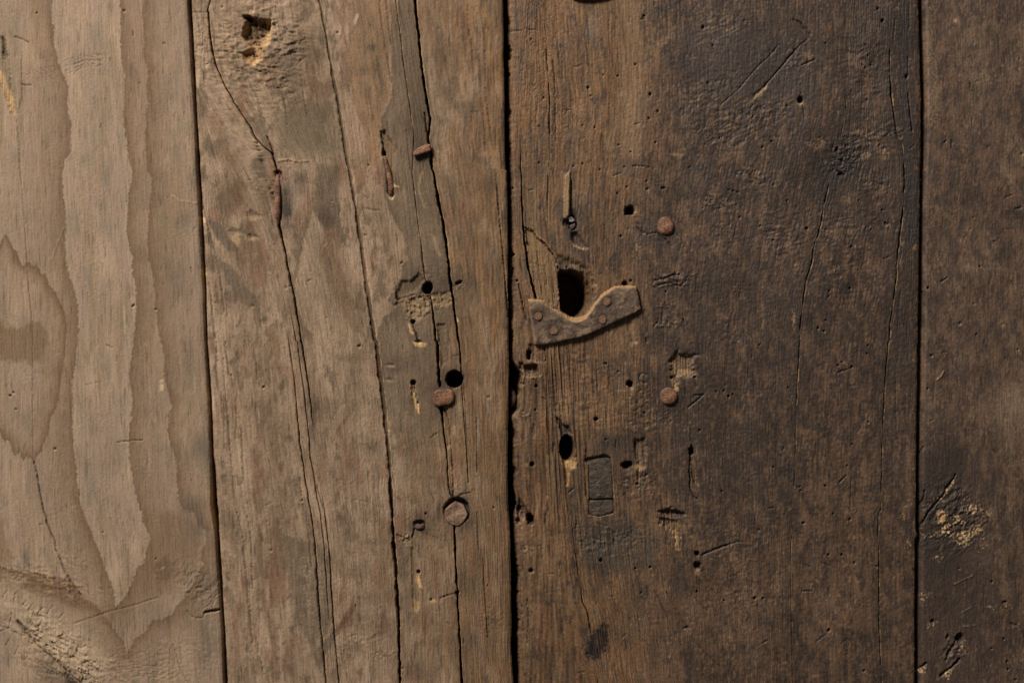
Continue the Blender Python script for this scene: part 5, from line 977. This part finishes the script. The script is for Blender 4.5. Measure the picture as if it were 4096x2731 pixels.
DOME = ((1.0, -12), (1.0, .15), (.97, .4), (.88, .7), (.72, .88), (.5, .97), (.25, 1.0), (.08, 1.0))
FLAT = ((1.0, -12), (1.02, .35), (.99, .72), (.92, .95), (.75, 1.0), (.45, 1.0), (.12, 1.0))
for k, (p, rx, ry) in enumerate(((T(2,1,(1411,508))[0], 34.5, 38), (T(2,2,(1438,500))[0], 35.5, 36.5))):
    head('nail', disc(p, rx, ry, .02, k), height_at('c', p[0] + 45, p[1]), 14, M_rust, pC, rings=DOME, rough=.9, seed=k, label='round rusty domed nail head')
bolt = [(1640 + x / 2.178, 1440 + y / 2.178) for x, y in ((345,1258),(395,1222),(465,1250),(490,1290),(507,1345),(470,1405),(425,1443),(360,1430),(318,1400),(300,1345),(305,1295))]
head('bolt', bolt, height_at('b', 1730, 2010) - 8, 15, M_bolt, pB, n=66, rings=((1.0, -18), (1.0, .5), (.97, .82), (.92, .97), (.84, 1.0), (.6, .94), (.3, .93), (.08, .93)), rough=1.3, seed=5, smooth=1, label='large hexagonal rusty bolt head sunk in the split')
nailh = T(1,2,(1625,490),(1640,452),(1690,436),(1770,428),(1812,445),(1822,490),(1815,545),(1792,575),(1720,585),(1668,597),(1636,572),(1622,520))
head('nail', nailh, height_at('b', 1700, 1640) - 2, 17, M_rust, pB, n=56, rings=FLAT, rough=1.0, seed=8, smooth=2, label='squat rounded rusty nail head over the split')
head('dusty_debris', T(1,2,(1680,420),(1720,405),(1780,408),(1800,430),(1760,446),(1690,446)), height_at('b', 1700, 1620), 9, M_plug, pB, n=30, rings=FLAT, rough=1.6, seed=9)  # bit of dusty debris above the nail head
head('nail', T(1,3,(1455,110),(1490,95),(1510,108),(1545,92),(1560,115),(1550,145),(1500,155),(1462,145)), height_at('b', 1700, 2120) - 6, 15, M_rust_dark, pB, n=34, rings=DOME, rough=1.8, seed=11, label='broken dark nail stub')
head('nail', T(2,2,(-18,430),(20,440),(42,500),(46,560),(25,600),(-20,610)), -40, 30, M_rust_dark, pC, n=34, rings=DOME, rough=1.0, seed=13, label='dark nail head deep in the gap between the leaves')
K = lambda *p: [(2180 + x / 3.337, 560 + y / 3.337) for x, y in p]
z0 = height_at('c', 2330, 880)
head('nail', K((318,1045),(350,1022),(395,1060),(404,1090),(370,1100),(325,1095)), z0 - 8, 15, M_slag, pC, n=26, rings=FLAT, rough=2.2, seed=15, smooth=0, label='broken grey nail stub beside the splinter')
head('nail', K((328,1140),(400,1110),(412,1145),(375,1190),(345,1195)), z0 - 8, 12, M_rust_dark, pC, n=24, rings=FLAT, rough=1.5, seed=17, smooth=0, label='broken dark nail stub under the grey one')

def rod(name, path, mtl, parent, seg=14, seed=0, label=None, squash=1.0):
    """bent nail shank; path of (x, y, height, radius)"""
    P = np.array(path, float); d = np.r_[0, np.cumsum(np.hypot(*np.diff(P[:, :2], axis=0).T))]
    n = max(12, int(d[-1] / 5)); t = np.linspace(0, d[-1], n)
    Q = np.stack([np.interp(t, d, P[:, k]) for k in range(4)], 1)
    co = []; a = np.linspace(0, 2 * np.pi, seg, endpoint=False)
    for k in range(n):
        tan = Q[min(k + 1, n - 1), :3] - Q[max(k - 1, 0), :3]; tan /= np.linalg.norm(tan) + 1e-9
        up = np.array([0, 0, 1.0]); s = np.cross(tan, up); s /= np.linalg.norm(s) + 1e-9; u = np.cross(s, tan)
        r = Q[k, 3] * (1 + .10 * perlin(a * 1.3 + seed, a * 0 + k * .35, 400))
        co.append(Q[k, :3] + np.outer(np.cos(a) * r, s) + np.outer(np.sin(a) * r * squash, u))
    co = np.concatenate([*co, [Q[0, :3]], [Q[-1, :3]]])
    V3 = np.stack(P3(co[:, 0], co[:, 1], co[:, 2]), 1); origin = V3.mean(0)
    faces = [(r * seg + k, r * seg + (k + 1) % seg, (r + 1) * seg + (k + 1) % seg, (r + 1) * seg + k) for r in range(n - 1) for k in range(seg)]
    faces += [((k + 1) % seg, k, n * seg) for k in range(seg)] + [((n - 1) * seg + k, (n - 1) * seg + (k + 1) % seg, n * seg + 1) for k in range(seg)]
    me = bpy.data.meshes.new(name); me.from_pydata([tuple(v) for v in V3 - origin], [], faces); me.update()
    import bmesh
    bm = bmesh.new(); bm.from_mesh(me); bmesh.ops.recalc_face_normals(bm, faces=bm.faces); bm.to_mesh(me); bm.free()
    for p in me.polygons: p.use_smooth = True
    me.materials.append(mtl); o = link(bpy.data.objects.new(name, me), parent); o.location = origin
    if label: o['label'] = label
    return o
def tz(c, r, L): return [T(c, r, (x, y))[0] + (h, rad) for x, y, h, rad in L]
hb = height_at('b', 1090, 800, 20)
rod('bent_nail', tz(1,1,[(203,40,hb-8,5),(205,60,hb-1,9),(207,150,hb+1,11.5),(205,300,hb+1,12.5),(206,400,hb+1,12),(208,450,hb-1,8),(212,492,hb-6,3)]), M_rust, pB, seed=1, label='rusty nail bent flat along the curved split', squash=.8)
hb2 = height_at('b', 1550, 720, 12)
rod('bent_nail', tz(1,0,[(1165,1430,hb2-8,4),(1180,1455,hb2-1,8.5),(1205,1540,hb2+2,10)]) + tz(1,1,[(1222,40,hb2+3,10.5),(1238,110,hb2+3,11),(1243,170,hb2+3,12),(1240,215,hb2+1,9.5),(1236,240,hb2-4,4)]), M_rust, pB, seed=2, label='rusty nail bent down inside a torn groove', squash=.8)
K2 = lambda *p: [(1600 + x / 5.228, 480 + y / 5.228) for x, y in p]
hb3 = height_at('b', 1640, 640, 14)
head('bent_nail', K2((285,700),(350,625),(480,565),(560,530),(650,535),(658,675),(560,710),(450,745),(340,785),(285,785)), hb3 + 7, 15, M_rust, pB, n=44, rings=((.8, -16), (.92, -2), (1.0, .25), (.98, .7), (.9, .95), (.6, 1.0), (.2, 1.0)), rough=1.4, seed=21, smooth=0, label='flattened rusty nail standing out beside the long split')

hp = height_at('c', 2330, 1830) + 1
EDGE = ((1.0, -20), (1.0, -2), (.985, .6), (.95, .95), (.8, 1.0), (.5, 1.0), (.15, 1.0))
head('wooden_plug', T(2,2,(708,1105),(740,1082),(800,1072),(890,1066),(910,1075),(918,1250),(932,1438),(820,1440),(740,1446),(712,1440),(706,1250)), hp - 6, 4, M_plug, pC, n=72, rings=EDGE, rough=2.4, seed=23, smooth=1, label='grey rectangular plug let into the plank')
head('wooden_plug', T(2,2,(710,1456),(800,1458),(932,1452),(930,1560)) + T(2,3,(918,8),(860,22),(800,36),(740,30),(706,12)), hp - 6, 4, M_plug, pC, n=52, rings=EDGE, rough=2.4, seed=27, smooth=1, label='short lower piece of the grey plug')

# leather patch round the lock hole
L0 = lambda x, y: (2048 + x / 3.843, 1030 + y / 3.843)
top_pts = np.array([L0(*p) for p in ((250,655),(350,660),(480,672),(540,730),(620,790),(740,850),(820,920),(900,970),(985,988),(1070,970),(1140,925),(1210,830),(1250,750),(1320,670),(1370,605),(1470,540),(1560,470),(1600,455),(1750,455),(1910,452))])
bot_pts = np.array([L0(*p) for p in ((350,1345),(480,1345),(600,1322),(760,1292),(1000,1240),(1200,1170),(1400,1080),(1600,985),(1750,915),(1880,860),(1985,800))])
def leather():
    NU, NVv = 190, 64
    u = np.linspace(0, 1, NU); tp = resample([tuple(p) for p in top_pts], NU, False); bp = resample([tuple(p) for p in bot_pts], NU, False)
    # match top and bottom by x so that the sides stay where they are
    w = u[:, None]; tp[:, 1] += 1.6 * perlin(u * 60, u * 0, 500) + 1.0 * perlin(u * 140, u * 0, 501); bp[:, 1] += 1.2 * perlin(u * 25, u * 0, 502)
    tb = np.stack([np.interp(u, np.linspace(0, 1, NU), tp[:, k]) for k in (0, 1)], 1)
    v = np.linspace(0, 1, NVv)
    XY = tp[None] * (1 - v[:, None, None]) + bp[None] * v[:, None, None]
    X, Y = XY[..., 0], XY[..., 1]
    left_e = u[None] * 440; right_e = (1 - u[None]) * 440
    X = X + (1.6 * perlin(v[:, None] * 30, v[:, None] * 0, 503) * (np.exp(-left_e / 12) + np.exp(-right_e / 12)))
    dtop = v[:, None] * 90; dbot = (1 - v[:, None]) * 90
    z = 22 + 2.2 * fbm(X / 70, Y / 70, 504, 3) + 0.7 * fbm(X / 14, Y / 14, 505, 3)
    z = z - 6 * np.exp(-dtop / 2.5) - 7 * np.exp(-dbot / 2.5) - 5 * np.exp(-left_e / 3) - 5 * np.exp(-right_e / 3)
    tacks = [L0(404,905), L0(647,1127), L0(1457,682), L0(1390,957)]
    for (x, y) in tacks: z = z - 5.0 * np.exp(-((X - x) ** 2 + (Y - y) ** 2) / 26 ** 2)
    z = z + 1.2 * fbm(X / 9, Y / 9, 58, 3) + 3.0 * fbm(X / 38, Y / 38, 59, 3)
    base = height_at('c', 2230, 1420) - 2
    tone = np.zeros((NVv, NU, 3)); S_ = lin(88, 71, 59) / E_C
    tone[:] = S_
    n1 = sm(-.08, .22, fbm(X / 48, Y / 34, 56, 5, .6))[..., None]; tone = tone * (1 - .8 * n1) + lin(118, 97, 74) / E_C * .8 * n1
    n2 = sm(.0, .22, fbm(X / 36, Y / 30, 57, 5, .6))[..., None]; tone = tone * (1 - .8 * n2) + lin(62, 49, 41) / E_C * .8 * n2
    for (x, y) in tacks:
        k = np.clip(1.5 * np.exp(-((X - x) ** 2 + (Y - y) ** 2) / 26 ** 2), 0, 1)[..., None]; tone = tone * (1 - .85 * k) + lin(48, 38, 33) / E_C * .85 * k  # dark ring painted round each tack for its shadow
    e = np.maximum(np.exp(-dtop / 4), .6 * np.exp(-left_e / 3))[..., None]; tone = tone * (1 - .6 * e) + lin(160, 130, 92) / E_C * .6 * e
    rings = [(X, Y, z + base)]
    co = [np.stack([X.ravel(), Y.ravel(), (z + base).ravel()], 1)]; tn = [tone.reshape(-1, 3)]
    idx = np.arange(NVv * NU).reshape(NVv, NU)
    q = [np.stack([idx[1:, :-1], idx[1:, 1:], idx[:-1, 1:], idx[:-1, :-1]], -1).reshape(-1, 4)]
    # fibrous cut edge all round, in three steps down to the wood; the upper edge slopes back
    per = np.r_[idx[0, :], idx[1:, -1], idx[-1, -2::-1], idx[-2:0:-1, 0]]; m = len(per)
    topm = np.zeros(m); topm[:NU] = 1
    cur = per; off = NVv * NU; P0 = co[0][per]
    raw = lin(150, 114, 74) / E_C; brown = lin(110, 84, 58) / E_C
    for s, (f, up) in enumerate(((.62, 3.5), (.3, 7.0), (-.3, 9.5))):
        Z = base + (P0[:, 2] - base) * f - (8 if f < 0 else 0)
        nz = fbm(P0[:, 0] / 5, P0[:, 1] / 5 + s * 7, 510 + s, 2)
        R = np.stack([P0[:, 0] + 2.2 * nz, P0[:, 1] - topm * (up * (0.7 + 1.3 * np.exp(-((P0[:, 0] - 2310) / 60) ** 2) + .8 * np.exp(-((P0[:, 0] - 2420) / 26) ** 2)) + 5.0 * nz), Z + 1.6 * nz], 1)
        co.append(R); mixv = np.clip(topm * (0.65 + 1.3 * nz), 0, 1)[:, None]; tn.append(np.clip(brown * (1 - mixv) + raw * mixv, .01, .8))
        ring = np.arange(off, off + m); off += m
        q.append(np.stack([cur, np.roll(cur, -1), np.roll(ring, -1), ring], -1)); cur = ring
    co = np.concatenate(co); tn = np.concatenate(tn)
    V3 = np.stack(P3(co[:, 0], co[:, 1], co[:, 2]), 1)
    gr = np.stack([co[:, 0] * PX, co[:, 1] * PX * 12, np.full(len(co), 3.3)], 1)
    o = link(bpy.data.objects.new('leather_patch', raw_mesh('leather_patch', V3, np.concatenate(q), M_leather, tn, gr)), right_leaf)
    o['label'] = 'torn brown leather patch tacked under the lock hole'
    for k, (x, y) in enumerate(tacks):
        head('tack', disc((x, y), 16.2, 17.2, .05, k + 2), base + 16, 7.0, M_tack, o, n=30, rings=FLAT, rough=.5, seed=31 + k)
    return o
leather()

# guessed strap end, added at the top edge to shadow the dark leaf
strap = [(2255, -420), (2470, -420), (2470, -30), (2440, 0), (2380, 8), (2310, 6), (2262, -16)]
head('guessed_strap', strap, height_at('c', 2360, 10), 22, M_rust_dark, right_leaf, n=60, rings=EDGE, rough=1.0, seed=41, label='guessed dark iron strap end, added to cast a shadow')
